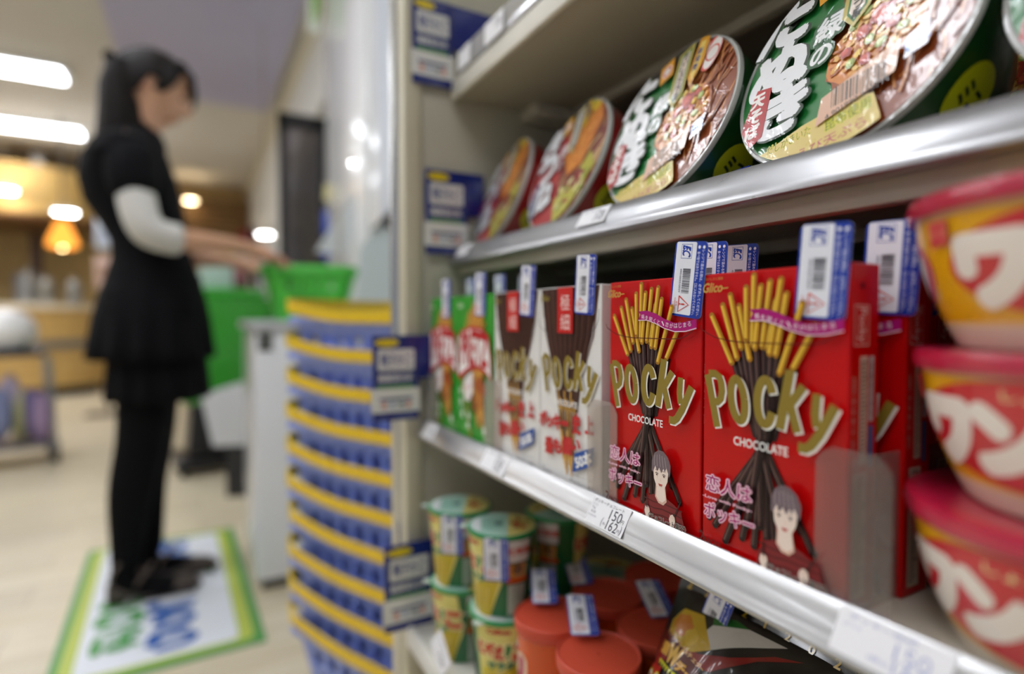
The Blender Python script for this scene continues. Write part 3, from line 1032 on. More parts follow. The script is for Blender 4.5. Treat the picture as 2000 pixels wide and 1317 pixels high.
def front_red(A_):
    # sticks: biscuit ends fanned out at the top, chocolate parts meeting and fanning down
    foot = [(-38, 20), (-33, 17), (-25, 10.5), (-19, 22), (-13.3, 16), (-10, 24), (-6.2, 14), (-2, 26), (1.5, 21), (5.3, 20), (10, 28), (27.1, 22), (20, 30)]
    top = [((-35.8, 138.5), (-21.4, 112.3)), ((-27.7, 144.2), (-17.6, 115.1)), ((-22.2, 149.7), (-14.6, 120.8)), ((-16.8, 143.5), (-9.4, 115)), ((-7.0, 159.7), (-7.6, 123)),
           ((-11.6, 153.4), (-11.0, 126)), ((3.0, 155.8), (-1.4, 122)), ((-2.1, 153.6), (-5.4, 121)), ((9.6, 156.5), (3.5, 118.5)), ((6.4, 146), (1.4, 121)), ((12.6, 149), (7.0, 118)),
           ((21, 144), (9, 108.7)), ((27.6, 133), (16.2, 111.6))]
    mid = (-.5, 76)
    order = [0, 12, 3, 9, 1, 11, 4, 6, 2, 10, 5, 8, 7]
    for i in order:
        t, b = top[i]
        mx = mid[0] + (b[0]) * .28
        n = len(foot)
        f_ = foot[(n - 1 - i)] if i < n else foot[0]
        stick(A_, f_, (mx, mid[1]), 4.2, 'choc')
        stick(A_, (mx, mid[1] - 3), b, 3.8, 'choc', False)
    for i in order:
        stick(A_, top[i][0], top[i][1], 3.6, 'biscuit')
    letters_pocky(A_)
    A_.text('CHOCOLATE', -1.4, 69.5, 4.6, '#f4f2ee', w_=33, bold=.02)
    # flap cut line
    A_.stroke([(-43, 133), (-42, 130.5), (-37, 128), (-31.7, 126), (-22, 124.4), (-13, 123.8), (22, 124), (30, 124.6), (35, 126.4), (39.5, 129.4), (41.6, 133), (42.2, 140)], .55, '#5a1410')
    # magenta ribbon
    up_ = [(-8.2, 141.6), (0, 142.0), (8, 140), (16, 136.6), (24, 134.2), (32, 134.4), (42.6, 136.6)]
    A_.poly([(-8.4, 143.2)] + up_ + [(42.6, 131.2), (34, 129.2), (25, 128.9), (16, 130.8), (8, 133.8), (0, 136), (-8.4, 135.8), (-6.6, 139.4)], '#ab1272')
    A_.stroke([(-8.4, 135.6), (0, 135.8), (8, 133.6), (16, 130.6), (25, 128.7), (34, 129.0), (42.6, 131.0)], .5, '#f2d9e8')
    for i, ch in enumerate('箱を開くと、恋がはじまる'):
        u = -4 + i * 3.75
        import bisect
        f_ = max(0, min(1, (u + 8) / 50))
        v = 138.7 - 7.0 * math.sin(f_ * PI * .62) ** 1.3 + (2.2 * max(0, f_ - .6) / .4)
        A_.text(ch, u, v, 2.9, '#f7e4ee', rot=-14 if .1 < f_ < .6 else 3)
    A_.text('おいしさと健康', -32.8, 159.4, 1.7, '#b8893a', w_=13)
    A_.text('Glico', -33.4, 154.4, 5.2, '#c39a4a', w_=14, bold=.03, shear=.25)
    A_.stroke([(-27.6, 153.6), (-22.6, 153.9)], .7, '#c39a4a')
    glow_text(A_, '恋人は', -21.2, 42, 9.4, 31)
    A_.text('-Love with Pocky-', -22, 33.4, 2.2, '#f9c4d8', w_=34, bold=.03)
    glow_text(A_, 'ポッキー', -20.6, 26, 9.2, 34)
    A_.text('2', -41 + 1.4, 9.2, 6.2, '#571010', w_=3.4, bold=.02)
    A_.text('PACKS', -31.4, 7.9, 3.4, '#571010', w_=12.5, bold=.02)
    young_man(A_, .5, 0)
    A_.text('〈チョコレート菓子〉', 21, 8.6, 3.8, '#1c1414', w_=33, out=.06, outc='#f0e0d8', bold=.02)


def front_white(A_):
    # dark sheaf narrowing to the waist, thin ends below
    A_.poly([(-41, 162), (41, 162), (36, 140), (17, 84), (13, 62), (-14, 62), (-20, 84), (-38, 140)], '#2c1512')
    for k in range(27):
        t = -1 + 2 * k / 26
        A_.stroke([(t * 40, 161.5), (t * 34, 124), (t * 19 - 1, 88), (t * 13.5 - .5, 62)], [1.3, 1.2, .8, .6], ('#54302a', '#3f221d', '#67423a')[k % 3])
    for k in range(9):
        x = -14 + k * 3.1
        A_.stroke([(x, 78 - (k % 3) * 6), (x * .72 + .5, 40), (x * .55 + 1.5, 22 - (k % 4) * 4)], 1.7, '#c98f34')
        A_.stroke([(x - .3, 78 - (k % 3) * 6), (x * .72 + .2, 40), (x * .55 + 1.2, 22 - (k % 4) * 4)], .6, '#ebc068')
    for k in range(7):
        x = -9 + k * 3
        A_.stroke([(x * 1.3, 62), (x * .9, 46 - (k % 3) * 5)], 1.5, '#33191a')
    letters_pocky(A_, white='#e8e2d4')
    A_.text('CHOCOLATE', -2, 68, 4.6, '#f4f2ee', w_=33, bold=.03)
    A_.rect(-14, 125, 8, 162.2, '#c81c1e')
    A_.text('極', -3, 150, 13, '#f0d9d4', w_=13, bold=.0)
    A_.text('細', -3, 134, 13, '#f0d9d4', w_=13, bold=.0)
    A_.text('Glico', -33, 154.4, 5.0, '#94823a', w_=13, bold=.03, shear=.25)
    A_.stroke([(-43, 136), (-41.5, 131), (-36, 127.5), (-28, 124.6), (-13, 123.6), (22, 124), (32, 126), (38, 130), (41.6, 136), (42.2, 144)], .5, '#3a3030')
    A_.text('®', 33, 80, 3, '#c8b98a')
    for ch, u, v, h in zip('ポッキー史上', (-36, -24.5, -14, -2.5, 14, 31), (51, 49, 51, 51.5, 53.5, 55.5), (12, 8, 12, 2, 15, 13)):
        A_.text(ch, u, v, h, '#c2262a', w_=10.5 if h > 3 else 9, bold=.06, rot=3)
    for ch, u, v, h in zip('最も細い', (-26, -13, 1, 13), (29, 31, 34, 37), (13, 11, 14, 8)):
        A_.text(ch, u, v, h, '#c2262a', w_=12, bold=.06, rot=6)
    A_.poly([(9, 14), (36, 25), (38, 40), (12, 30)], '#2350a0')
    A_.text('50本', 23.5, 27, 10, '#f2f2f0', w_=22, bold=.04, rot=22)
    A_.text('2', -34, 8, 5, '#6a6468', w_=3); A_.text('PACKS', -26, 7, 2.6, '#6a6468', w_=10)
    A_.text('〈チョコレート菓子〉', 22, 7, 3.6, '#4a4448', w_=34)
    A_.text('写真はイメージです', 24, 13, 1.8, '#8a8488', w_=26)


def front_green(A_):
    for k in range(13):
        x = -24 + k * 4
        stick(A_, (x * 1.05, 152 - abs(k - 6) * 3.2 + (k % 3) * 3), (x * .6, 118), 3.4, 'pretz')
    for k in range(9):
        x = -8 + k * 3.6
        stick(A_, (x, 88), (x * .7 + 8, 34 - (k % 3) * 6), 3.6, 'pretz')
    for i in range(10):
        A_.blob(rnd.uniform(-6, 20), rnd.uniform(34, 56), 3.4, '#8a4a1c')
    stick(A_, (-34, 78), (-8, 8), 2.6, 'pretz')
    A_.poly([(-41, 68), (-41, 118), (-30, 125), (-8, 129), (18, 128), (36, 120), (42, 96), (43, 72), (30, 80), (10, 84), (-12, 80), (-30, 72)], '#c8202a')
    A_.poly([(-39, 73), (-39, 116), (-28, 122), (-8, 125.5), (16, 125), (33, 118), (39, 96), (41, 76), (28, 84), (10, 88), (-14, 84), (-31, 77)], '#f4f2ee')
    A_.text('PRETZ', 0, 103, 29, '#c02028', w_=66, bold=.03, out=.045, outc='#7a1418', fn=lambda x, y: (x, y * (1 + .22 * math.cos(x / 26)) + 2 * math.cos(x / 22)))
    A_.poly([(-24, 48), (-26, 66), (-18, 74), (-2, 80), (-1, 58), (-12, 46)], '#f0e8e4')
    A_.text('サラダ', -13, 62, 5, '#c84a4a', w_=18, rot=12)
    A_.blob(16, 64, 12, '#a85420'); A_.blob(14, 50, 9, '#c07830')
    for (x, y) in ((-34, 56), (-33, 44), (-30, 30), (-12, 30), (-14, 20), (26, 20)):
        A_.blob(x, y, 4.0, '#d8ead0', jit=.3)
    A_.text('サラダ', -31, 36, 5, '#eaf4e4', w_=16); A_.text('2PACKS', 30, 10, 3, '#d8ead0')
    A_.text('Glico', -33, 152, 5.0, '#d8e8c8', w_=13, bold=.03, shear=.25)


def side_print(A_, base, c1):
    """narrow right side, u from 0 (front) to BD"""
    A_.rect(3.2, 124, 14.5, 143, '#e4c8c4'); A_.rect(3.7, 124.5, 14, 142.5, base)
    A_.text('Pocky', 8.8, 133.5, 7, '#e4c8c4', w_=16, rot=-90, bold=.02)
    A_.blob(9, 152, 1.5, '#2a0a0a')
    A_.rect(8, 68, 14, 119, c1)
    for k in range(24):
        A_.rect(8.8, 70 + k * 2, 8.8 + 4.2 * rnd.uniform(.6, 1), 70.8 + k * 2, '#6a5a52')
    A_.rect(15, 88, 18.4, 119, '#bfc0c6'); A_.rect(15, 66, 18.4, 86, '#3d6aa8')
    A_.text('栄養成分表示', 16.7, 103, 2, '#444444', rot=-90, w_=26)
    A_.rect(3.6, 5, 14, 64, c1)
    for k in range(27):
        A_.rect(5, 7 + k * 2.1, 5 + 8 * rnd.uniform(.5, 1), 8 + k * 2.1, '#6a5a52')
    A_.text('原材料名', 2.2, 92, 1.8, '#d8b8b0', rot=-90, w_=36)


def side_white(A_):
    A_.stroke([(12, 146), (15, 60)], 3.2, '#3a1c18'); A_.stroke([(11.6, 146), (14.6, 60)], 1.0, '#6a463c')
    A_.rect(12, 46, 18, 56, '#c02028')
    A_.rect(5, 6, 15, 40, '#dedad6')
    for k in range(15):
        A_.rect(6, 8 + k * 2.1, 6 + 7 * rnd.uniform(.6, 1), 9 + k * 2.1, '#7a7472')


def make_carton(nm, base, front, side, lab, grp):
    r = empty(nm)
    m = M().box(-BW / 2000, BW / 2000, 0, BD / 1000, 0, BH / 1000, base, .0006, seg=1)
    front(Art(m, flat(0), dh=.00002))
    side(Art(m, lambda u, v, h: Vector((BW / 2000 + h, u / 1000, v / 1000))))
    m.box(-BW / 2000 + .002, BW / 2000 - .002, .002, BD / 1000 - .001, BH / 1000, BH / 1000 + .0003, base)
    m.build('carton', 'carton', r, fixn=False, smooth=0)
    tag(r, lab, 'snack box', grp)
    return r


RED = '#c40003'
red0 = make_carton('pocky_box', RED, front_red, lambda A_: side_print(A_, RED, '#d4c4b4'), 'red Pocky box with a young man printed on it, nearest and largest', None)
wht0 = make_carton('pocky_box', '#e6e4e0', front_white, side_white, 'white Pocky box', None)
grn0 = make_carton('pretz_box', '#2f9a2c', front_green, lambda A_: side_print(A_, '#2f9a2c', '#d4e0cc'), 'green Pretz box', None)
XB, ZB = .2626, .6937
bare = {id(k): None for k in ()}


def place_box(src, first, y_lo, lab, grp=None, X=XB, rz=0, tg=None):
    """y_lo: the edge of the front nearest to the camera; tg: (u,v,tilt) of the tag in mm"""
    o = src if first else copy_tree(src)
    if not first:
        for ch in kids(o):
            if ch.name.startswith('security_tag'):
                bpy.data.objects.remove(ch)
    o.location = (X, y_lo + BW / 2000 + .0002, ZB)
    o.rotation_euler = (0, 0, -PI / 2 + R(rz))
    o['label'] = lab
    if grp: o['group'] = grp
    elif 'group' in o: del o['group']
    if tg:
        add_tag(o, (tg[0] / 1000, -.0012 - (.0012 if len(tg) > 3 else 0), tg[1] / 1000), (0, R(tg[2]), 0))
    return o


Y1, Y2, Y3, Y4, Y5, Y6 = .1560, .2444, .3410, .4290, .5180, .6065
place_box(red0, True, Y1, 'red Pocky box with a young man printed on it, nearest and largest', tg=(30.0, 159.0, 4))
place_box(red0, False, Y2, 'red Pocky box behind the 150 yen price label, second from the camera', tg=(33.0, 160.5, 7))
place_box(wht0, True, Y3, 'white Pocky box with dark sticks, directly left of the red boxes', tg=(24, 163, 4))
place_box(wht0, False, Y4, 'white Pocky box with dark sticks, beside the green boxes', tg=(24, 162, 5))
place_box(grn0, True, Y5, 'green Pretz box beside the white Pocky boxes', tg=(14, 162.5, 3))
place_box(grn0, False, Y6, 'green Pretz box at the end panel, farthest from the camera', tg=(8, 161, 2))
# the ones behind
HID = 'boxes standing behind the front row'
src_of = {Y1: red0, Y2: red0, Y3: wht0, Y4: wht0, Y5: grn0, Y6: grn0}
nmv = {Y1: 'nearest red Pocky box', Y2: 'second red Pocky box', Y3: 'white Pocky box beside the red ones', Y4: 'white Pocky box beside the green ones', Y5: 'green Pretz box beside the white ones', Y6: 'green Pretz box at the end panel'}
ordn = ['second', 'third', 'fourth']
for Yq in (Y1, Y2, Y3, Y4, Y5, Y6):
    kind = 'red' if src_of[Yq] is red0 else ('white' if src_of[Yq] is wht0 else 'green')
    for k in range(3):
        dx = (.0355, .0680, .0990)[k] if Yq == Y1 else (.0285, .0545, .0800)[k]
        dy = (-.006, -.003, -.005)[k] if Yq == Y1 else 0
        if Yq == Y1 and k == 0:
            tg = (36, 161.5, 3)
        elif Yq == Y1 and k == 1:
            tg = (44 - 11, 161, 2)
        elif Yq == Y2 and k < 2:
            tg = ((24.0, 26.0)[k], (163, 163)[k], 3)
        elif Yq == Y6 and k == 0:
            tg = (16, 163, 0)
        elif Yq == Y5 and k == 0:
            tg = (4, 162, 0)
        elif Yq == Y5 and k == 1:
            tg = (12, 162.5, 0)
        else:
            tg = None
        place_box(src_of[Yq], False, Yq + dy, '%s snack box, %s in the file behind the %s' % (kind, ordn[k], nmv[Yq]), HID, X=XB + dx, tg=tg)


# ------------------------------------------------------------ acrylic dividers
def divider(lab, Y, h=.076, X=.2606, tilt=0):
    r = empty('shelf_divider', (X, Y, ZB + .0004), (0, 0, -PI / 2))
    W = .0175
    pts = [(-W, 0), (W, 0), (W, h - .008), (W - .003, h - .003), (W - .008, h), (-W + .008, h), (-W + .003, h - .003), (-W, h - .008)]
    M().prism(pts, .0009, '#ffffff', axis='y', T=Matrix.Translation((0, -.0013, 0))).build('front_tab', acrylic('clear_acrylic', (.86, .82, .80), .035), r)
    M().box(-.0005, .0005, .0, .30, 0, h - .004, '#ffffff').build('side_plate', acrylic('clear_acrylic', (.93, .92, .9), .1), r)
    tag(r, lab, 'divider')


divider('clear plastic divider between the red box and the wonton bowls', .1525)
divider('clear plastic divider between the white and the farther red box', .3366)
divider('clear plastic divider between the green and the white boxes', .5168)
divider('clear plastic divider at the end panel', .6815, h=.07, X=.2590)


# ------------------------------------------------------------ noodle bowls on the upper shelf
RL = .0732


def noodles(A_, reg, n, cs, wmin=.012, wmax=.02, ang=60, seed=1, L=.5):
    q = random.Random(seed)
    for i in range(n):
        u, v = q.uniform(*reg[0]), q.uniform(*reg[1])
        a = R(ang + q.uniform(-28, 28)); k = q.uniform(-.9, .9)
        pts = []
        l = L * q.uniform(.5, 1)
        for j in range(7):
            t = (j / 6 - .5) * l
            pts.append((u + t * math.cos(a) - k * t * t * math.sin(a), v + t * math.sin(a) + k * t * t * math.cos(a)))
        w_ = q.uniform(wmin, wmax)
        c = q.choice(cs)
        A_.stroke(pts, w_, c[0])
        A_.stroke([(x - w_ * .12, y + w_ * .12) for x, y in pts], w_ * .45, c[1])


def lid_green(A_):
    q = random.Random(5)
    A_.disc(0, 0, .994, '#1f7a35', n=90)
    A_.poly([(.02, -1.1), (.12, -.62), (-.02, -.1), (-.12, .18), (.0, .5), (-.06, 1.1), (1.2, 1.1), (1.2, -1.1)], '#8a3f16')
    noodles(A_, ((.25, 1.0), (-.9, .75)), 70, (('#6d2f10', '#b8642c'), ('#8a4218', '#d08848'), ('#a85a24', '#dd9a58')), .02, .035, 60, 3)
    A_.poly([(-.62, .78), (-.3, 1.1), (.9, 1.1), (.5, .86), (-.1, .84), (-.5, .62)], '#1c1e1c')
    # fritter
    A_.blob(.30, -.13, .43, '#9a4a14', ry=.34, a0=.45, jit=.05, n=30)
    A_.blob(.29, -.08, .41, '#d9842a', ry=.32, a0=.45, jit=.06, n=30)
    for i in range(150):
        a = q.uniform(0, 2 * PI); r_ = math.sqrt(q.random())
        x, y = .38 * r_ * math.cos(a), .29 * r_ * math.sin(a)
        u = .29 + x * math.cos(.45) - y * math.sin(.45); v = -.07 + x * math.sin(.45) + y * math.cos(.45)
        A_.blob(u, v, q.uniform(.018, .05), q.choice(('#e0962e', '#eab04a', '#c9701e', '#f0c468', '#b85c18', '#e7a038')), ry=q.uniform(.015, .035), a0=q.uniform(0, 3), jit=.3, n=9)
    for (x, y, r_) in ((.2, .02, .07), (.34, .09, .10), (.42, -.06, .06), (.06, -.1, .05), (.5, .12, .05), (.22, -.28, .05)):
        A_.blob(x, y, r_, '#a8281a', jit=.22); A_.blob(x - .01, y + .015, r_ * .6, '#cf4a2c', jit=.3)
    for (x, y) in ((.12, .14), (.25, -.1), (.44, .2), (.34, -.2), (.5, -.16), (.1, -.24), (.56, .04), (.22, .22)):
        A_.disc(x, y, .05, '#8fa03a', ry=.04, a0=q.uniform(0, 3), n=14); A_.disc(x - .01, y + .012, .028, '#bccb62', n=10)
    for (x, y) in ((.16, -.18), (.46, .02), (.3, .22)):
        A_.disc(x, y, .04, '#f2c832', ry=.028, a0=1.1, n=12)
    # fish cake
    A_.disc(.62, .56, .22, '#e05a50', ry=.13, a0=1.2); A_.disc(.63, .55, .19, '#f2ece6', ry=.105, a0=1.2); A_.ring(.63, .55, .09, .02, '#dd5a4c')
    A_.disc(.47, .66, .16, '#e05a50', ry=.10, a0=1.2); A_.disc(.48, .65, .14, '#f2ece6', ry=.08, a0=1.2)
    # lower band
    A_.poly([(-.72, -.72), (-.3, -.62), (.14, -.60), (.3, -.66), (.4, -1.1), (-.72, -1.1)], '#e0c873')
    A_.text('だしがきいた', -.42, -.70, .10, '#6e641c', w_=.42, out=.06, outc='#e9dc4a')
    A_.text('昆布使用', .10, -.74, .11, '#4c4a14', w_=.36, out=.07, outc='#dfe02e', rot=4)
    A_.text('小えび天ぷら', -.1, -.90, .10, '#c0506a', w_=.7, rot=2)
    # large name
    for ch, u, v, h, w_, r_ in (('た', -.56, .72, .50, .52, -6), ('ぬ', -.56, .19, .48, .56, -4), ('き', -.52, -.32, .46, .44, -2)):
        A_.text(ch, u + .022, v - .022, h, '#12341c', w_=w_, bold=.075, rot=r_, shear=.12)
        A_.text(ch, u, v, h, '#eceef0', w_=w_, bold=.06, rot=r_, shear=.12)
    for ch, u, v, h in (('緑', -.09, .30, .24), ('の', -.16, .04, .18)):
        A_.text(ch, u, v, h, '#1b5a2a', w_=h * 1.02, bold=.15, rot=-6, shear=.1)
        A_.text(ch, u, v, h, '#eef0f0', w_=h, bold=.03, rot=-6, shear=.1)
    A_.poly([(-.96, -.34), (-.80, .08), (-.64, .02), (-.70, -.50), (-.84, -.58)], '#b52428')
    A_.vtext('天そば', -.80, -.22, .155, '#f3ece6', tilt=-6, bold=.05)
    # maker's mark and banners
    A_.poly([(-.20, .62), (-.22, .88), (.0, .92), (.02, .66)], '#f0a81c'); A_.disc(-.10, .77, .085, '#f4efe6'); A_.ring(-.10, .77, .06, .02, '#d8462a')
    A_.poly([(.12, .12), (.02, .28), (.10, .86), (.34, .90), (.26, .26)], '#c9b85c'); A_.poly([(.12, .17), (.06, .29), (.13, .83), (.30, .86), (.23, .28)], '#2e7a3a'); A_.poly([(.125, .20), (.08, .30), (.15, .80), (.28, .83), (.21, .29)], '#ecdccc')
    A_.vtext('おいしさ三つ星', .18, .52, .083, '#2c2620', tilt=-8, bold=.03)
    A_.poly([(.36, .26), (.30, .42), (.42, .88), (.58, .84), (.52, .50)], '#e8a41e'); A_.poly([(.37, .34), (.34, .44), (.44, .82), (.52, .80), (.46, .48)], '#f4d873')
    A_.vtext('新発売', .42, .6, .09, '#2b3c86', tilt=-14, bold=.03)
    # code panel
    A_.poly([(-.16, -.72), (-.12, -.46), (.50, -.30), (.46, -.58)], '#e2b79b')
    q2 = A_.xf
    base_ = A_.xf
    A_.barcode(-.03, -.61, .40, -.42, '#2a2420')
    A_.text('4 901990 333214', .17, -.645, .05, '#3a302c', w_=.5, rot=8)
    A_.poly([(.52, -.52), (.54, -.32), (.70, -.27), (.68, -.48)], '#e9eef6'); A_.text('EC', .61, -.40, .10, '#2b6ac0', bold=.05, rot=8)


def lid_red(A_):
    q = random.Random(8)
    A_.disc(0, 0, .994, '#b2222a', n=90)
    A_.poly([(.02, -1.1), (-.1, -.5), (-.12, .2), (.0, .5), (-.06, 1.1), (1.2, 1.1), (1.2, -1.1)], '#7a2c1a')
    noodles(A_, ((.1, 1.0), (-.9, .8)), 50, (('#c08a50', '#ecd0a0'), ('#a86a34', '#e0b880')), .03, .05, 50, 3)
    A_.poly([(-.05, .15), (.30, .60), (.74, .72), (.86, .36), (.50, -.22), (.12, -.26)], '#b05a18')
    A_.poly([(-.02, .15), (.31, .57), (.72, .68), (.82, .36), (.48, -.18), (.13, -.22)], '#dd8626')
    for i in range(60):
        x, y = q.uniform(.05, .75), q.uniform(-.15, .6)
        if abs((y - .22) - (x - .4) * .8) < .28:
            A_.blob(x, y, q.uniform(.02, .05), q.choice(('#e89a38', '#cf7420', '#f0b458', '#c46a1c')), ry=.02, a0=.8, jit=.3, n=9)
    A_.poly([(-.62, .78), (-.3, 1.1), (.9, 1.1), (.5, .86), (-.1, .84), (-.5, .62)], '#20222a')
    A_.blob(.62, .78, .14, '#e6c22e', jit=.2); A_.blob(.5, .86, .08, '#7a9a34', jit=.2)
    A_.poly([(-.1, -.55), (.3, -.5), (.7, -.1), (.86, -.4), (.4, -.86), (0, -1.0)], '#b9b23a')
    A_.poly([(.1, -.48), (.5, -.30), (.66, -.42), (.4, -.56)], '#8a1c20')
    for i in range(40):
        A_.blob(q.uniform(0, .7), q.uniform(-.8, -.4), .04, q.choice(('#cfc85a', '#8a9a34', '#e8e0a0', '#a02a24')), jit=.3, n=9)
    for ch, u, v, h, w_, r_ in (('き', -.54, .62, .46, .46, -6), ('つ', -.56, .16, .40, .54, -4), ('ね', -.50, -.32, .48, .54, -2)):
        A_.text(ch, u + .02, v - .02, h, '#5a1216', w_=w_, bold=.075, rot=r_, shear=.12)
        A_.text(ch, u, v, h, '#eceef2', w_=w_, bold=.06, rot=r_, shear=.12)
    for ch, u, v, h in (('赤', -.09, .30, .22), ('い', -.13, .06, .15)):
        A_.text(ch, u, v, h, '#a01c28', w_=h * 1.02, bold=.13, rot=-6)
        A_.text(ch, u, v, h, '#f0eef0', w_=h, bold=.03, rot=-6)
    A_.poly([(-.92, -.36), (-.78, .0), (-.66, -.04), (-.68, -.66), (-.78, -.60)], '#3a4470')
    A_.vtext('うどん', -.77, -.32, .15, '#e6e8f0', tilt=-6, bold=.04)
    A_.poly([(-.22, .60), (-.24, .86), (-.02, .9), (.0, .64)], '#f0b81c'); A_.disc(-.12, .75, .085, '#f4efe6'); A_.ring(-.12, .75, .06, .02, '#d8462a')
    A_.poly([(.12, .12), (.02, .28), (.10, .86), (.32, .90), (.26, .26)], '#d8c890'); A_.poly([(.125, .18), (.07, .29), (.14, .82), (.28, .85), (.22, .28)], '#c4c8cc')
    A_.vtext('おいしさ三つ星', .18, .52, .083, '#3c4450', tilt=-8, bold=.03)
    A_.poly([(.36, .40), (.34, .60), (.40, .90), (.50, .90), (.46, .5)], '#e6b81e')
    A_.vtext('新発売', .42, .68, .08, '#3a4a86', bold=.03)


def make_bowl(nm, body, artf, lab, side_txt, spin=12, yl='#d4d81c'):
    r = empty(nm)
    m = M()
    sp = R(spin)
    T = Matrix.Rotation(PI / 2, 4, 'X')      # lathe axis z -> -y
    # lid: a slightly domed disc with a rolled rim
    prof = [(.0005, .0012), (RL * .5, .0012), (RL * .955, .0012), (RL * .968, .0002)]
    m.lathe(prof, '#c8c8c4', 96, T=T)
    def mp(u, v, h):
        uu = u * math.cos(sp) - v * math.sin(sp); vv = u * math.sin(sp) + v * math.cos(sp)
        rr = math.hypot(uu, vv)
        return Vector((uu * RL * .96, -.0012 - h, vv * RL * .96))
    A_ = Art(m, mp, h0=.00012, dh=.000009, maxlen=.16)
    A_.clip = .997
    A_.xf = None
    artf(A_)
    m.build('printed_lid', 'wrap', r, fixn=False, smooth=60)
    e = M().lathe([(RL * .955, -.0006), (RL * .97, .0014), (RL * .99, .0014), (RL, .0002), (RL * .998, -.0022), (RL * .972, -.0032)], '#b9bab4', 96, T=T)
    e.build('rim', 'wrap', r)
    b = M()
    pr = [(RL * .968, -.003), (RL * .958, -.018), (RL * .925, -.032), (RL * .865, -.048), (RL * .79, -.062), (RL * .75, -.0695), (RL * .73, -.070), (.001, -.069)]
    b.lathe(pr, body, 96, T=T)
    def sidemap(u, v, h):
        # u degrees round the bowl (0 = towards the right), v 0..1 from rim to base
        rr = RL * (.968 - .195 * v ** 2.0) + .0006 + h
        a = R(u)
        return Vector((rr * math.cos(a), .003 + .062 * v, rr * math.sin(a)))
    S = Art(b, sidemap, h0=.0001, dh=.00003, maxlen=3)
    def sc(u, v): return (u, v)
    S.maxlen = 2.5
    def dsc(u, v, a, bb, c): S.xf = None; S.poly([(u + a * math.cos(2 * PI * k / 24), v + bb * math.sin(2 * PI * k / 24)) for k in range(24)], c)
    for base in (-32, 100, -150):
        dsc(base, .42, 14, .26, yl)
        S.xf = lambda x, y, b0=base: (b0 + x, .42 + y)
        S.text('ミニ', 0, 0, 1, '#2a3a18', fn=lambda X, Y: (Y * 9, X * .12), rot=0, bold=.04)
        S.xf = None
        S.poly([(base + 30, .22), (base + 40, .22), (base + 40, .55), (base + 30, .55)], '#c83c34')
        S.poly([(base + 31, .25), (base + 39, .25), (base + 39, .52), (base + 31, .52)], '#e6d8cc')
        S.poly([(base + 33, .30), (base + 37, .30), (base + 37, .47), (base + 33, .47)], '#c83c34')
        S.xf = lambda x, y, b0=base: (b0 + 58 + x, .4 + y)
        S.text(side_txt, 0, 0, 1, '#c9cfc4', fn=lambda X, Y: (-Y * 12, X * .17), bold=.03)
        S.xf = None
    b.build('bowl_body', 'film', r, fixn=False)
    tag(r, lab, 'noodle bowl')
    return r


bowl_g = make_bowl('noodle_bowl', '#16491f', lid_green, '', '緑の')
bowl_r = make_bowl('noodle_bowl', '#9a1418', lid_red, '', '赤い', yl='#c8c81c')


def put_bowl(src, first, Y, X, Z, lean, yaw, lab, roll=0, grp=None):
    o = src if first else copy_tree(src)
    # the spin about the bowl's own axis comes before the lean
    o.rotation_mode = 'QUATERNION'
    q = Euler((0, 0, -PI / 2 + R(yaw))).to_quaternion() @ Euler((-R(lean), 0, 0)).to_quaternion() @ Euler((0, R(roll), 0)).to_quaternion()
    o.rotation_quaternion = q
    o.location = (X, Y, Z)
    tag(o, lab, 'noodle bowl', grp)
    return o


LEAN = 20
LZ = .9115 + .070 * math.sin(R(LEAN)) + RL * .75 * math.cos(R(LEAN))
BX = .3345
put_bowl(bowl_g, True, .2060, BX, LZ, LEAN, -4, 'green noodle bowl with a barcode on the lid, largest and nearest of the leaning bowls')
put_bowl(bowl_g, False, .3500, BX, LZ, LEAN, -4, 'green noodle bowl leaning between the nearest green bowl and the red bowls', roll=2)
put_bowl(bowl_r, True, .4940, BX, LZ, LEAN, -5, 'red noodle bowl leaning beside the green bowls')
put_bowl(bowl_r, False, .6370, BX + .001, LZ, LEAN, -7, 'red noodle bowl farthest from the camera, leaning beside the end panel', roll=-3)
put_bowl(bowl_g, False, .0580, BX, LZ, LEAN, -4, 'green noodle bowl at the right edge of the photo, mostly out of the frame')
rowb = 'noodle bowls in the dark back row'
for k, (src, yy, zz) in enumerate(((bowl_g, .206, 0), (bowl_g, .354, .0), (bowl_r, .502, .0), (bowl_r, .651 - .026, .0), (bowl_g, .058, 0))):
    put_bowl(src, False, yy, BX + .155 + (.02 if k == 3 else 0), LZ, LEAN, 0, 'noodle bowl in the dark row behind the %s leaning bowl from the camera' % ('second', 'third', 'fourth', 'fifth', 'first')[k], grp=rowb)
# blue label lying at the foot of the second green bowl
q0 = at(1425, 330, X=.325)
o = M().box(-.014, .014, -.001, .0, -.008, .008, '#20389c').box(-.014, .014, -.0011, .0, -.016, -.008, '#c8ccd0')
a = Art(o, flat(-.0011)); a.text('レンジで温める際は', 0, 3, 2.6, '#c8d0f0', w_=22); a.text('食べ物ではありません', 0, -2, 2.6, '#c8d0f0', w_=22)
tag(o.build('warning_label', 'gloss', loc=(.327, q0.y, .927), rot=(R(-35), 0, -PI / 2 - R(10))), 'small blue warning label at the foot of the second green bowl', 'label')


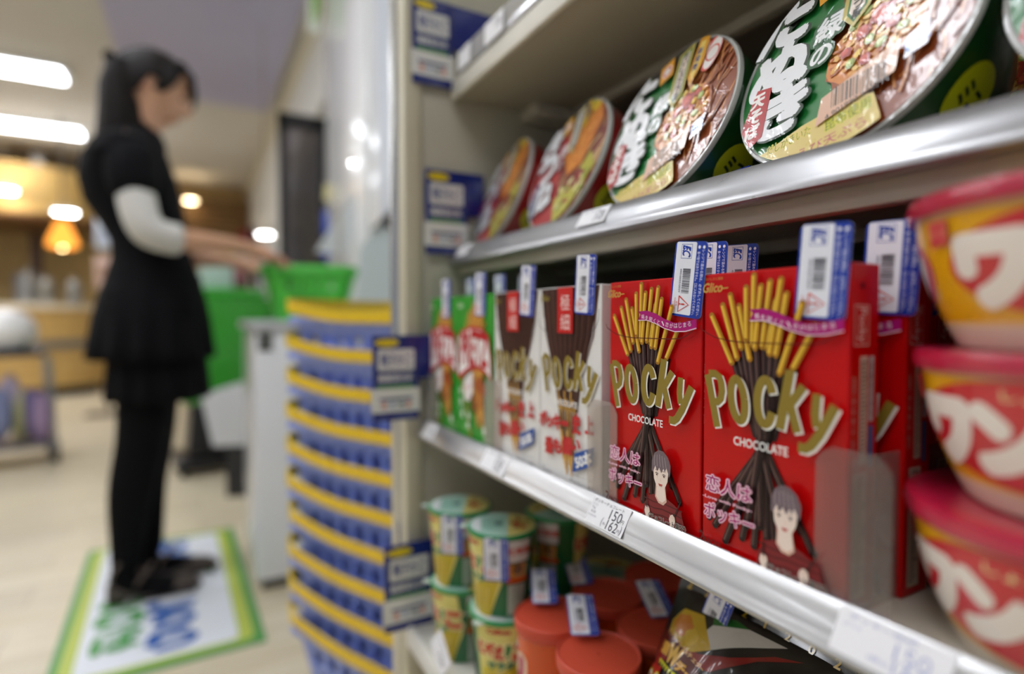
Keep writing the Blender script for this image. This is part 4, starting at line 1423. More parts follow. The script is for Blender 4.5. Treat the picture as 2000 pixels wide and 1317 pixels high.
# ------------------------------------------------------------ wonton bowls at the right
def make_wonton(nm, first=True):
    r = empty(nm)
    R1, R0, H = .0700, .0530, .0585
    def rad(z): t = z / H; return R0 + (R1 - R0) * (1 - (1 - t) ** 1.9) * .97
    m = M()
    prof = [(.001, .0015), (R0 * .9, .0012), (R0, 0)] + [(rad(H * k / 14), H * k / 14) for k in range(1, 15)]
    m.lathe(prof, '#e6a810', 96)
    def mp(u, v, h):
        a = u / .060
        rr = rad(min(H, max(0, v))) + h
        return Vector((rr * math.sin(a), -rr * math.cos(a), v))
    A_ = Art(m, mp, h0=.00015, dh=.00002, maxlen=.004)
    A_.rect(-.188, 0, .188, .0085, '#d8c8b4')
    A_.rect(-.188, .0085, .188, .010, '#e8c890')
    A_.rect(-.188, .0515, .188, .0583, '#d8a98a')
    for k in range(3):
        c = -.126 + .126 * k
        A_.disc(c, .031, .0565, '#c8202c', ry=.0212, n=60)
        for i, ch in enumerate('ワンタン'):
            u = c + (-.040 + .0255 * i)
            A_.text(ch, u, .029, .0225, '#f0e6dc', w_=.0215, bold=.11)
        A_.rect(c - .0585 - .006, .040, c - .0585 + .004, .050, '#dc6a5a')
        A_.text('エ', c - .0595, .045, .007, '#c8303a', bold=.05)
        A_.text('しょうゆ味', c, .0465, .004, '#f4d8a0', w_=.03, bold=.03)
    m.build('bowl_body', 'film', r, fixn=False, smooth=40)
    l = M()
    l.lathe([(.001, H + .0030), (R1 * .9, H + .0030), (R1 * .97, H + .0036), (R1 * 1.03, H + .0024), (R1 * 1.045, H - .0015), (R1 * 1.03, H - .0052), (R1 * 1.0, H - .0052)], '#b81a3e', 96)
    LA = Art(l, lambda u, v, h: Vector((u, v, H + .0031 + h)), maxlen=.02)
    LA.disc(0, 0, .05, '#e8b020'); LA.disc(0, .01, .03, '#d03040'); LA.text('ワンタン', 0, .01, .012, '#f4efe6', bold=.06)
    l.build('lid', 'wrap', r, fixn=False, smooth=50)
    t_ = M().prism([(-.010, 0), (.010, 0), (.006, .012), (-.006, .012)], .0012, '#e0b01c', axis='z', T=Matrix.Translation((0, 0, H)) @ Matrix.Rotation(R(48), 4, 'Z') @ Matrix.Translation((0, R1 * 1.02, 0)))
    t_.build('lid_tab', 'wrap', r)
    return r


WXC, WYC = .3150, .0770
wt = make_wonton('wonton_bowl')
WLAB = ['bottom wonton bowl of the stack, standing on the shelf at the right edge', 'middle wonton bowl of the stack at the right edge', 'top wonton bowl of the stack at the right edge']
for k in range(3):
    o = wt if k == 0 else copy_tree(wt)
    o.location = (WXC + (.0, .002, -.001)[k], WYC + (0, -.001, .001)[k], .6940 + .0624 * k)
    o.rotation_euler = (0, 0, -PI / 2 + R((-3, -1, 20)[k]))
    tag(o, WLAB[k], 'wonton bowl')
for k in range(3):
    o = copy_tree(wt)
    o.location = (WXC + .155, WYC + .01, .6940 + .0624 * k)
    o.rotation_euler = (0, 0, 1 + k)
    tag(o, 'wonton bowl in the stack standing behind, %s' % ('at the bottom', 'in the middle', 'on top')[k], 'wonton bowl', 'wonton bowls in the back stack')


# ------------------------------------------------------------ potato cups on the bottom shelf
def cup_mapper(r0, r1, H):
    def mp(u, v, h):
        a = u / ((r0 + r1) / 2)
        rr = r0 + (r1 - r0) * v / H + h
        return Vector((rr * math.sin(a), -rr * math.cos(a), v))
    return mp


def make_potato_cup():
    r0, r1, H = .0265, .0355, .0865
    r = empty('potato_cup')
    m = M()
    m.lathe([(.001, .003), (r0 * .92, .003), (r0 * .95, 0), (r0, 0), (r1, H)], '#1c6b38', 72)
    A_ = Art(m, cup_mapper(r0, r1, H), h0=.0001, dh=.00002, maxlen=.003)
    Cc = 2 * PI * (r0 + r1) / 2
    for c in (-.048, .05):
        A_.poly([(c - .034, 0), (c + .006, 0), (c + .02, .038), (c + .014, .0862), (c - .034, .0862)], '#e4d878')
        A_.poly([(c - .010, 0), (c + .006, 0), (c + .018, .042), (c + .004, .046), (c - .012, .03)], '#cdb522')
        A_.poly([(c - .034, 0), (c - .020, 0), (c - .014, .040), (c - .030, .036)], '#d8c63a')
        for i, (ch, cc) in enumerate((('じ', '#c8381c'), ('ゃ', '#c8381c'), ('が', '#b83018'), ('り', '#2f7a34'), ('こ', '#c8381c'))):
            A_.text(ch, c - .027 + i * .0092, .058 - .001 * i, .0125 + .001 * i, cc, bold=.09, out=.2, outc='#f2e6a0')
        for ch, y, cc in (('こ', .058, '#c8381c'), ('い', .045, '#b07018')):
            pass
        A_.text('サラダ', c - .010, .041, .008, '#2f7a5a', bold=.07, w_=.026)
        for k in range(5):
            A_.stroke([(c - .026 + k * .007, .004), (c - .022 + k * .007, .032)], .0042, '#c9a61c'); A_.stroke([(c - .0265 + k * .007, .004), (c - .0225 + k * .007, .032)], .0018, '#ecd860')
        A_.rect(c + .024, .060, c + .046, .083, '#d8d4cc'); A_.rect(c + .026, .044, c + .044, .058, '#c88a3a'); A_.blob(c + .035, .052, .006, '#6a4a20'); A_.rect(c + .024, .038, c + .046, .043, '#d05a20')
        A_.text('北海道', c + .035, .072, .007, '#c85a4a', bold=.04)
        A_.rect(c + .026, .004, c + .044, .036, '#b8c2b4')
        for k in range(13):
            A_.rect(c + .028, .006 + k * .0023, c + .042, .0068 + k * .0023, '#7a8c7c')
        A_.text('Calbee', c - .012, .079, .005, '#b8322a', bold=.06, w_=.02)
    m.build('cup_body', 'gloss', r, fixn=False, smooth=40)
    l = M()
    l.lathe([(.001, H + .0012), (r1 * .99, H + .0012), (r1 * 1.07, H + .0006), (r1 * 1.085, H - .0012), (r1 * 1.06, H - .003), (r1 * 1.0, H - .0032)], '#1f8a48', 72)
    c9, s9 = math.cos(R(129)), math.sin(R(129))
    LA = Art(l, lambda u, v, h: Vector((u * c9 - v * s9, u * s9 + v * c9, H + .0013 + h)), h0=.00005, maxlen=.02)
    LA.clip = None
    LA.disc(0, 0, r1 * 1.0, '#a9cfc0', n=60)
    def seg(x0, c):
        pts = []
        for k in range(31):
            a = -math.acos(x0 / (r1 * .985)) + 2 * math.acos(x0 / (r1 * .985)) * k / 30
            pts.append((r1 * .985 * math.cos(a), r1 * .985 * math.sin(a)))
        LA.poly(pts, c)
    seg(.006, '#cfc070')
    for k in range(16):
        LA.blob(rnd.uniform(.010, .028), rnd.uniform(-.018, .018), .003, rnd.choice(('#8a5a20', '#b8902c', '#6a7a2c', '#a83a20')), jit=.3, n=9)
    for k in range(11):
        LA.rect(-.024 + k * .0024, -.020 + abs(k - 5) * .001, -.0228 + k * .0024, .018, '#7fae9e')
    LA.rect(-.008, -.004, .0, .006, '#5f7f7a')
    LA.poly([(-.0335, -.008), (-.026, -.022), (-.022, -.022), (-.024, .018), (-.030, .014)], '#d8dede')
    l.prism([(-.007, 0), (.007, 0), (.004, .009), (-.004, .009)], .0008, '#c8d8cc', axis='z', T=Matrix.Translation((0, 0, H - .001)) @ Matrix.Rotation(R(219), 4, 'Z') @ Matrix.Translation((0, r1 * 1.04, 0)))
    l.build('foil_lid', 'gloss', r, fixn=False, smooth=50)
    return r


pc = make_potato_cup()
ZL = .4345
cups = [(.2830, .5385, 0, -68, 'green topped potato stick cup with a security tag, on top beside the orange cups', 1),
        (.2700, .6215, 1, -68, 'green topped potato stick cup with a security tag, on top beside the end panel', 1),
        (.2840, .5380, 2, -16, 'potato stick cup under the taller front cup beside the orange cups', 0),
        (.2720, .6200, 3, -62, 'potato stick cup under the far front cup beside the end panel', 0),
        (.3620, .5500, 4, 60, 'dark shaded potato cup in the second row behind the green topped cups', 0),
        (.3640, .5490, 5, 70, 'dark shaded potato cup under the one in the second row', 0),
        (.3560, .6300, 6, 30, 'dark shaded potato cup in the second row by the end panel', 0),
        (.4400, .5560, 7, 0, 'potato cup in the third row deep in the shelf', 0)]
for i, (x, y, j, rz, lab, hastag) in enumerate(cups):
    z = ZL + (.0884 if j in (0, 1, 4, 6) else 0)
    if j == 6: z = ZL
    o = pc if i == 0 else copy_tree(pc)
    if i:
        for ch in kids(o):
            if ch.name.startswith('security_tag'):
                bpy.data.objects.remove(ch)
    o.location = (x, y, z); o.rotation_euler = (0, 0, -PI / 2 + R(rz))
    tag(o, lab, 'snack cup')
    if hastag:
        aa = R(52 - rz)
        add_tag(o, (.0362 * math.sin(aa), -.0362 * math.cos(aa), .0640), (R(5), 0, aa), mesh=TAGM)


def make_orange_cup():
    r0, r1, H = .0320, .0342, .1080
    r = empty('snack_tub')
    m = M()
    m.lathe([(.001, .002), (r0 * .94, .002), (r0 * .96, 0), (r0, .001), (r1, H)], '#d2500a', 72)
    A_ = Art(m, cup_mapper(r0, r1, H), h0=.0001, dh=.00002, maxlen=.003)
    for c in (-.030, .075):
        A_.text('ibco', c, .088, .011, '#f0e8e2', bold=.09, w_=.030, rot=-8)
        for ch, u, v, h in (('パ', c - .004, .066, .022), ('リ', c + .015, .064, .023), ('コ', c - .006, .038, .022), ('プ', c + .014, .037, .022)):
            A_.text(ch, u, v, h, '#efc9a8', bold=.20, w_=h * .85); A_.text(ch, u, v, h, '#a81448', bold=.08, w_=h * .85)
        A_.rect(c - .016, .010, c + .018, .022, '#e8b040'); A_.text('コーン味', c, .016, .007, '#7a2a10', bold=.03)
    m.build('tub_body', 'gloss', r, fixn=False, smooth=40)
    l = M()
    R_ = .0365
    l.lathe([(.001, H + .0008), (R_ * .93, H + .0008), (R_ * .945, H + .0016), (R_ * .965, H + .0024), (R_ * .99, H + .0018), (R_, H), (R_ * .992, H - .0085), (R_ * .975, H - .0095), (R_ * .95, H - .0095)], '#cc4c34', 80)
    l.build('plastic_lid', 'lid', r, smooth=30)
    return r


oc = make_orange_cup()
OL = [(.297, .388, 'orange snack tub with a security tag on its lid, nearest of the front row', (-2, 0)), (.297, .4625, 'orange snack tub with a security tag, beside the green potato cups', (0, 0)),
      (.370, .396, 'orange snack tub in the second row behind the nearest tub', None), (.3705, .4695, 'orange snack tub in the second row behind the one beside the potato cups', None),
      (.446, .399, 'orange snack tub deep in the third row, nearer one', None), (.446, .4755, 'orange snack tub deep in the third row, farther one', None), (.521, .400, 'orange snack tub in the fourth row, deep in the shade', None)]
for i, (x, y, lab, tg) in enumerate(OL):
    o = oc if i == 0 else copy_tree(oc)
    if i:
        for ch in kids(o):
            if ch.name.startswith('security_tag'):
                bpy.data.objects.remove(ch)
    o.location = (x, y, ZL); o.rotation_euler = (0, 0, -PI / 2 + R((0, 12, 30, 50, 0, 40, 10)[i]))
    tag(o, lab, 'snack tub')
    a_ = R((0, 12, 30, 50, 0, 40, 10)[i])
    if i < 4:
        # tag stuck on the lid, its free end sticking out backwards to the left
        ll = at(*((1137, 1200), (1062, 1144), (1279, 1168), (1127, 1107))[i], D=.1)
        d = (ll - Vector((0, 0, CAMZ)))
        zt = ZL + .1080 + (.016, .016, .014, .014)[i]
        k = (zt - CAMZ) / d.z
        P_ = Vector((0, 0, CAMZ)) + d * k
        loc = o.matrix_basis.inverted() @ P_
        add_tag(o, loc, (R((-70, -70, -70, -62)[i]), 0, R((62, 62, 70, 72)[i]) - a_), mesh=TAGM)


# ------------------------------------------------------------ black bags
def make_bag():
    r = empty('snack_bag')
    m = M()
    W, H = 150, 195
    def S(u, v, h=0, side=1):
        # u -1..1, v 0..1 up the bag
        x = u * W / 2
        e = (1 - abs(u) ** 3) * math.sin(PI * min(1, max(0, v))) ** .55
        th = 27 * e + .6
        wob = 1.6 * math.sin(u * 7 + v * 9) * e + 1.1 * math.sin(u * 17 - v * 13) * e
        zz = v * H
        yy = -(th + wob) if side > 0 else (th * .8)
        return Vector((x * (1 - .05 * math.sin(PI * v)) / 1000, yy / 1000 - h * side, zz / 1000))
    N, K = 48, 60
    for side in (1, -1):
        vs_ = [S(-1 + 2 * i / N, j / K, 0, side) for j in range(K + 1) for i in range(N + 1)]
        fs = [(j * (N + 1) + i, j * (N + 1) + i + 1, (j + 1) * (N + 1) + i + 1, (j + 1) * (N + 1) + i) for j in range(K) for i in range(N)]
        m.add(vs_, fs, '#0e0c0c')
    A_ = Art(m, lambda u, v, h: S(u / 75, v / 195, h), h0=.0002, dh=.00003, maxlen=4)
    A_.xf = lambda x, y: (x * .86 - 5, 191 - (186 - y) * .72)
    A_.poly([(-73, 92), (-73, 128), (-48, 138), (-20, 136), (10, 150), (40, 172), (60, 180), (30, 160), (0, 128), (-20, 124), (-50, 112)], '#8a1210')
    A_.poly([(-30, 142), (-10, 146), (20, 168), (44, 184), (10, 182), (-20, 168)], '#d0ccc4')
    A_.poly([(-20, 168), (10, 182), (-4, 184), (-24, 176)], '#1c6a24')
    A_.poly([(-62, 128), (-68, 150), (-58, 168), (-34, 172), (-22, 160), (-10, 146), (-26, 134), (-46, 128)], '#c8a41c')
    A_.blob(-50, 152, 12, '#c87a18', jit=.15); A_.blob(-34, 146, 9, '#d8b434', jit=.15)
    A_.poly([(-66, 118), (-72, 140), (-50, 136), (-20, 128), (-6, 118), (-14, 108), (-40, 112)], '#5c120c')
    A_.text('モッツァレラ&チェダー', -36, 133, 5.5, '#e8b878', w_=60, rot=-14, bold=.04)
    A_.text('濃', -58, 122, 12, '#e0a83a', bold=.08)
    A_.text('W', -42, 121, 17, '#ecc060', bold=.08, w_=17)
    A_.text('チーズ', -18, 113, 11, '#e6b04a', w_=32, rot=-14, bold=.07)
    for k in range(9):
        A_.poly([(-60 + k * 5, 110 - k * .4), (-57.5 + k * 5, 104 - k * .4), (-55 + k * 5, 110 - k * .4)], '#d8d418')
    A_.poly([(-74, 40), (-74, 100), (-50, 104), (-46, 60), (-54, 36)], '#a81c14')
    A_.text('ピザ', -46, 76, 30, '#d8c81c', bold=.20, w_=46); A_.text('ピザ', -46, 76, 30, '#e8e6ea', bold=.13, w_=46); A_.text('ピザ', -46, 76, 30, '#b02a20', bold=.05, w_=46)
    A_.text('ポテト', -20, 44, 26, '#e8e6ea', bold=.13, w_=78); A_.text('ポテト', -20, 44, 26, '#b02a20', bold=.05, w_=78)
    A_.text('Calbee', 14, 90, 20, '#c81a18', bold=.08, w_=64, rot=-3, shear=.1)
    A_.rect(34, 52, 62, 74, '#b09a68', rad=2); A_.text('63g', 48, 63, 8, '#2a2418')
    m.build('bag_film', 'foil', r, fixn=False, smooth=70)
    s = M()
    s.box(-.0745, .0745, -.0016, .0016, .190, .203, '#151312')
    for k in range(26):
        s.box(-.0745, .0745, -.0022, .0022, .191 + k * .00046, .19115 + k * .00046, '#1f1c1a') if k % 4 == 0 else None
    SA = Art(s, flat(-.0022), maxlen=None)
    for k, ch in enumerate('22121202'):
        SA.text(ch, -63 + k * 18, 196.5, 6.5, '#c8a414', bold=.03)
    s.build('top_seal', 'foil', r, fixn=False, smooth=0)
    return r


bg = make_bag()
for i, (x, y, z, lean, yaw, lab) in enumerate(((.262, .2800, .437, 30, 0, 'black snack bag with red lettering lying against the others, nearest in the front'), (.322, .276, .437, 30, 1, 'black snack bag directly behind the front bag'), (.382, .2700, .437, 30, -2, 'black snack bag third from the front'),
                                          (.262, .105, .437, 30, 0, 'black snack bag at the near end, hidden under the lower rail'))):
    o = bg if i == 0 else copy_tree(bg)
    o.location = (x, y, z); o.rotation_euler = (-R(lean), 0, -PI / 2 + R(yaw))
    tag(o, lab, 'snack bag')
T_ = add_tag(bg, (-.026, -.0105, .181), (R(14), R(14), R(-4)), mesh=TAGM)


# ------------------------------------------------------------ stack of shopping baskets
def rrect(hx, hy, r, n=7):
    pts = []
    for (cx, cy, a0) in ((hx - r, hy - r, 0), (-hx + r, hy - r, 90), (-hx + r, -hy + r, 180), (hx - r, -hy + r, 270)):
        for k in range(n):
            a = R(a0 + 90 * k / (n - 1))
            pts.append((cx + r * math.cos(a), cy + r * math.sin(a)))
    # extra points along the sides
    out = []
    for i, p in enumerate(pts):
        q = pts[(i + 1) % len(pts)]
        out.append(p)
        L = math.dist(p, q)
        k = int(L / .017)
        for j in range(1, k):
            out.append((p[0] + (q[0] - p[0]) * j / k, p[1] + (q[1] - p[1]) * j / k))
    return out


def make_basket(body='#8ba0ee', hand='#eac412', nm='shopping_basket', lx=.40, ly=.285, H=.215, handle=True):
    """long side along local x, centre of the base at the origin"""
    r = empty(nm)
    Zs = [0, .012, .05, .085, .100, .130, .150, .178, H]
    base = rrect(lx / 2 - .045, ly / 2 - .04, .035)
    ang = [(p[0], p[1]) for p in base]
    n = len(ang)
    rings = []
    for z in Zs:
        t = z / H
        sx = (lx / 2 - .045 * (1 - t)) / (lx / 2 - .045); sy = (ly / 2 - .04 * (1 - t)) / (ly / 2 - .04)
        rings.append([Vector((p[0] * sx, p[1] * sy, z)) for p in ang])
    m = M()
    b = 0
    for rg in rings: m.v += [tuple(p) for p in rg]
    cc = lin(body)
    for i in range(len(Zs) - 1):
        for j in range(n):
            k = (j + 1) % n
            flatside = abs(ang[j][0]) < lx / 2 - .085 or abs(ang[j][1]) < ly / 2 - .08
            hole = False
            if flatside:
                if i in (2,) and j % 2 == 0: hole = True
                if i == 4 and j % 2 == 1: hole = True
                if i == 6 and j % 4 in (1, 3) : hole = True
            if not hole:
                m.f.append([i * n + j, i * n + k, (i + 1) * n + k, (i + 1) * n + j]); m.c.append(cc); m.mi.append(0)
    m.f.append(list(range(n))[::-1]); m.c.append(cc); m.mi.append(0)
    # rim turned outwards
    o_ = len(m.v)
    for (d, z) in ((.007, H + .001), (.009, H - .004), (.009, H - .013)):
        m.v += [((p.x * (1 + d / (lx / 2))), (p.y * (1 + d / (ly / 2))), z) for p in rings[-1]]
    for a_, c_ in ((8 * n, o_), (o_, o_ + n), (o_ + n, o_ + 2 * n)):
        for j in range(n):
            k = (j + 1) % n
            m.f.append([a_ + j, a_ + k, c_ + k, c_ + j]); m.c.append(cc); m.mi.append(0)
    o = m.build('basket_body', 'plastic', r, smooth=40)
    sd = o.modifiers.new('wall', 'SOLIDIFY'); sd.thickness = .0022; sd.offset = 0
    if handle:
        # broad hoop lying round the rim, lifted a little at one end
        loop = rrect(lx / 2 + .012, ly / 2 + .010, .055, 9)
        for sgn in (1, -1):
            pts = [p for p in loop if p[0] * sgn > -.001]
            pts.sort(key=lambda p: math.atan2(p[1] * 1.0, p[0] * sgn))
            hm = M()
            rg = []
            for (x, y) in pts:
                t = min(1, abs(x) / (lx / 2))
                lift = .001 + (.026 * t ** 1.6 if sgn > 0 else -.002 * t)
                nx, ny = x / math.hypot(x, y), y / math.hypot(x, y)
                z = H - .012 + lift
                rg.append([Vector((x + nx * a, y + ny * a, z + b_)) for a, b_ in ((0, 0), (.0045, .001), (.0045, .021), (0, .022))])
            hm.loft(rg, hand)
            hm.build('handle', 'plastic', r, smooth=45)
    return r


bd0 = make_basket()
BR = PI / 2 + R(26)      # long side direction in the room
bcx, bcy = .365, 1.088
PIT = .0675
ordb = ['bottom', 'second lowest', 'third from the bottom', 'fourth from the bottom', 'fifth from the bottom', 'sixth from the bottom', 'seventh from the bottom', 'eighth from the bottom', 'second from the top', 'topmost']
for k in range(10):
    o = bd0 if k == 0 else copy_tree(bd0)
    o.location = (bcx + rnd.uniform(-.002, .002), bcy + rnd.uniform(-.002, .002), .012 + PIT * k)
    o.rotation_euler = (0, 0, BR + R(rnd.uniform(-.7, .7)))
    tag(o, 'blue shopping basket with yellow handles, %s of the stack' % ordb[k], 'basket', 'stacked blue baskets')

# green basket the shopper uses, on the white bagging stand
gb = make_basket('#52d044', '#3fb43a', 'shopping_basket', .30, .19, .165, handle=False)
q0 = at(607, 612, D=1.93)
st = empty('bagging_stand', (0, 0, 0))
qa = at(488, 1165, Z=0); 
SX0, SY0 = at(500, 1160, Z=0).x, at(500, 1160, Z=0).y
mb = M().box(SX0, .54, SY0, SY0 + .42, .03, .80, '#f0f2f5', .012)
mb.build('cabinet', 'gloss', st)
M().box(SX0 - .012, .55, SY0 - .012, SY0 + .43, .801, .826, '#c9ccd0', .004).build('top_plate', 'satin', st)
M().box(SX0 + .015, SX0 + .055, SY0 - .004, SY0, .735, .79, '#5a5c58', .002).build('dark_display', 'gloss', st)
M().box(SX0 + .02, .53, SY0 + .02, SY0 + .40, 0, .03, '#3a3834').build('plinth', 'satin', st)
tag(st, 'glossy white bagging stand between the shopper and the basket stack', 'stand')
gbx, gby = at(612, 605, D=1.90).x, SY0 + .16
gb.location = (gbx, gby, .8265); gb.rotation_euler = (0, 0, R(-14))
tag(gb, 'bright green basket on the white stand under the hands of the shopper', 'basket')

# green machine on a black wheeled base
q0 = at(430, 925, Z=0)
gm = empty('green_cart', q0, (0, 0, R(6)))
M().box(-.17, .30, 0, .30, .38, .95, '#2f9426', .02).build('body', 'plastic', gm)
M().prism([(-.15, .12), (-.13, .38), (.28, .38), (.28, .10)], .28, '#1c1d20', axis='y', T=Matrix.Translation((0, .01, 0))).build('black_housing', 'plastic', gm)
M().box(-.21, .30, -.03, .33, .035, .10, '#121214', .02).build('base', 'plastic', gm)
for (x, y) in ((-.17, -.0), (.26, -.0), (-.17, .30), (.26, .30)):
    M().lathe([(.008, -.014), (.03, -.014), (.034, 0), (.03, .014), (.008, .014)], '#0c0c0d', 20, T=Matrix.Translation((x, y, .0345)) @ Matrix.Rotation(PI / 2, 4, 'Y')).build('wheel', 'plastic', gm)
M().box(-.12, .25, .02, .27, .951, 1.0, '#36a82c', .015).build('lid', 'plastic', gm)
tag(gm, 'green machine on a black wheeled base behind the white stand', 'machine')
q0 = at(418, 880, D=2.62)
pb = M().prism([(-.005, .0), (.16, .0), (.16, .30), (-.045, .235), (-.05, .22)], .16, '#d6d8dc', axis='y').box(.04, .12, .04, .12, -.249, 0, '#2a2a2c')
tag(pb.build('waste_bin', 'satin', loc=(q0.x, q0.y, .25), rot=(0, 0, -YAW + R(12))), 'white plastic bin between the green machine and the white stand', 'bin')

# small colourful display beyond the shopper's hands
q0 = at(450, 560, D=3.3)
ds = empty('counter_display', (q0.x, q0.y + .03, 1.0005), (0, 0, -YAW + R(20)))
M().box(-.16, .10, 0, .02, .0, .20, '#b9cfc6', .004).build('pale_sheet', 'paper', ds)
M().box(.02, .10, -.03, -.002, .0, .16, '#5a3c44', .004).box(.03, .07, -.031, -.0301, .05, .12, '#b06a70').build('dark_pack', 'paper', ds)
tag(ds, 'pale green and dark red leaflets on the green machine', 'leaflets')

# ------------------------------------------------------------ floor mat
c1 = at(455, 1035, Z=0); c2 = at(522, 1253, Z=0); c3 = at(92, 1317, Z=0); c4 = at(190, 1075, Z=0)
# orient on the right-hand edge
ex = (Vector((c1.x, c1.y)) - Vector((c2.x, c2.y)))
MLen = 1.16; MWid = .66
ang = math.atan2(ex.y, ex.x)
mt_ = empty('floor_mat', (c2.x, c2.y, 0), (0, 0, ang))
ML = ex.length + .02
# local x runs away from the camera along the right edge, local y to the left
MW = (Vector((at(-40, 1360, Z=0).x, at(-40, 1360, Z=0).y)) - Vector((c2.x, c2.y))).length
MW = (at(72, 1378, Z=0) - c2).length
m = M().box(0, ML, 0, MW, .0002, .004, '#4f9a4a', .001)
A_ = Art(m, lambda u, v, h: Vector((u, v, .004 + h)), h0=.0002, dh=.0001)
A_.rect(.025, .025, ML - .012, MW - .02, '#bccb52', rad=.03)
A_.rect(.045, .06, ML - .03, MW - .05, '#e9edf4', rad=.02)
# lettering is read from the left side of the picture: upright towards the stand
for i, ch in enumerate('お会計はこちら'):
    A_.text(ch, ML * (.90 - .125 * i), .21, .115, '#2f62b4', w_=ML * .115, rot=-90 - 90 + 90 if False else -90, bold=.05)
for i, ch in enumerate('のりば'):
    A_.text(ch, ML * (.45 - .125 * i), MW - .13, .10, '#4fa052', w_=ML * .11, rot=-90, bold=.05)
A_.disc(ML * .56, .10, .012, '#3f9a3c')
m.build('mat_sheet', 'satin', mt_, fixn=False, smooth=0)
tag(mt_, 'white floor mat with a green border and blue lettering under the shopper', 'mat')
tag(st, 'glossy white bagging stand between the shopper and the basket stack', 'stand')

# ------------------------------------------------------------ the shopper
PX, PY = -.120, 2.06
pp = empty('person', (PX, PY, 0), (0, 0, R(0)))
pp.scale = (1, 1, 1.012)


def skin(name, chains, rad, root, c, mat, parent, sub=2, z0=0):
    """chains: list of vertex-name paths; rad: name -> (pos, rx, ry)"""
    names = list(rad)
    idx = {n: i for i, n in enumerate(names)}
    edges = set()
    for ch in chains:
        for a, b in zip(ch[:-1], ch[1:]):
            edges.add((idx[a], idx[b]))
    me = bpy.data.meshes.new(name)
    me.from_pydata([rad[n][0] for n in names], list(edges), [])
    o = bpy.data.objects.new(name, me)
    col.objects.link(o)
    o.parent = parent
    sk = o.modifiers.new('skin', 'SKIN')
    sk.use_smooth_shade = True
    sk.branch_smoothing = .6
    for i, n in enumerate(names):
        sv = me.skin_vertices[0].data[i]
        r_ = rad[n][1:]
        sv.radius = (r_[0], r_[1] if len(r_) > 1 else r_[0])
        sv.use_root = (n == root)
    ss = o.modifiers.new('sub', 'SUBSURF')
    ss.levels = ss.render_levels = sub
    # freeze to a plain mesh so that the colour attribute can be set
    bpy.context.view_layer.update()
    dg = bpy.context.evaluated_depsgraph_get()
    m2 = bpy.data.meshes.new_from_object(o.evaluated_get(dg))
    o.modifiers.clear()
    o.data = m2
    bpy.data.meshes.remove(me)
    m2.name = name
    ca = m2.color_attributes.new('Col', 'FLOAT_COLOR', 'CORNER')
    cc = lin(c)
    ca.data.foreach_set('color', [cc[0], cc[1], cc[2], 1.0] * len(m2.loops))
    m2.materials.clear()
    m2.materials.append(finish(mat))
    m2.polygons.foreach_set('use_smooth', [True] * len(m2.polygons))
    return o


SKC = '#d2a282'
J = {}
J['pelvis'] = ((0, 0, .88), .10, .13)
J['waist'] = ((.0, 0, 1.04), .08, .10)
J['chest'] = ((-.03, 0, 1.20), .095, .125)
J['upper'] = ((-.045, 0, 1.30), .07, .11)
J['neck'] = ((-.03, 0, 1.345), .045, .045)
J['neck2'] = ((-.008, 0, 1.395), .043, .043)
J['skull_b'] = ((.005, 0, 1.455), .072, .062)
J['skull'] = ((-.002, 0, 1.525), .090, .074)
J['crown'] = ((-.002, 0, 1.575), .07, .06)
for s_, n_ in ((1, 'l'), (-1, 'r')):
    J['sh' + n_] = ((-.05, .145 * s_, 1.295), .052, .052)
    if n_ == 'r':
        J['el' + n_] = ((-.005, -.20, 1.045), .036, .036)
        J['fa' + n_] = ((.10, -.17, 1.042), .034, .034)
        J['wr' + n_] = ((.235, -.12, 1.045), .021, .025)
        J['pa' + n_] = ((.275, -.11, 1.035), .016, .032)
        J['kn' + n_] = ((.315, -.105, 1.022), .014, .036)
    else:
        J['el' + n_] = ((.0, .20, 1.035), .036, .036)
        J['fa' + n_] = ((.10, .17, 1.025), .033, .033)
        J['wr' + n_] = ((.225, .10, 1.015), .021, .025)
        J['pa' + n_] = ((.265, .085, 1.005), .016, .032)
        J['kn' + n_] = ((.30, .08, .995), .014, .036)
    f_ = -.03 if n_ == 'r' else .02
    J['hip' + n_] = ((-.0, .075 * s_, .80), .088, .088)
    J['knee' + n_] = ((-.02 + f_ * .4, .065 * s_, .455), .056, .056)
    J['calf' + n_] = ((-.045 + f_ * .5, .065 * s_, .33), .052, .050)
    J['ank' + n_] = ((-.045 + f_, .065 * s_, .105), .034, .030)
    J['heel' + n_] = ((-.055 + f_, .065 * s_, .055), .030, .028)
    J['ball' + n_] = ((.055 + f_, .070 * s_, .030), .020, .036)
    J['toe' + n_] = ((.115 + f_, .070 * s_, .026), .014, .028)
chains = [['pelvis', 'waist', 'chest', 'upper', 'neck', 'neck2', 'skull_b', 'skull', 'crown']]
for n_ in 'lr':
    chains += [['upper', 'sh' + n_, 'el' + n_, 'fa' + n_, 'wr' + n_, 'pa' + n_, 'kn' + n_], ['pelvis', 'hip' + n_, 'knee' + n_, 'calf' + n_, 'ank' + n_, 'heel' + n_], ['heel' + n_, 'ball' + n_, 'toe' + n_]]
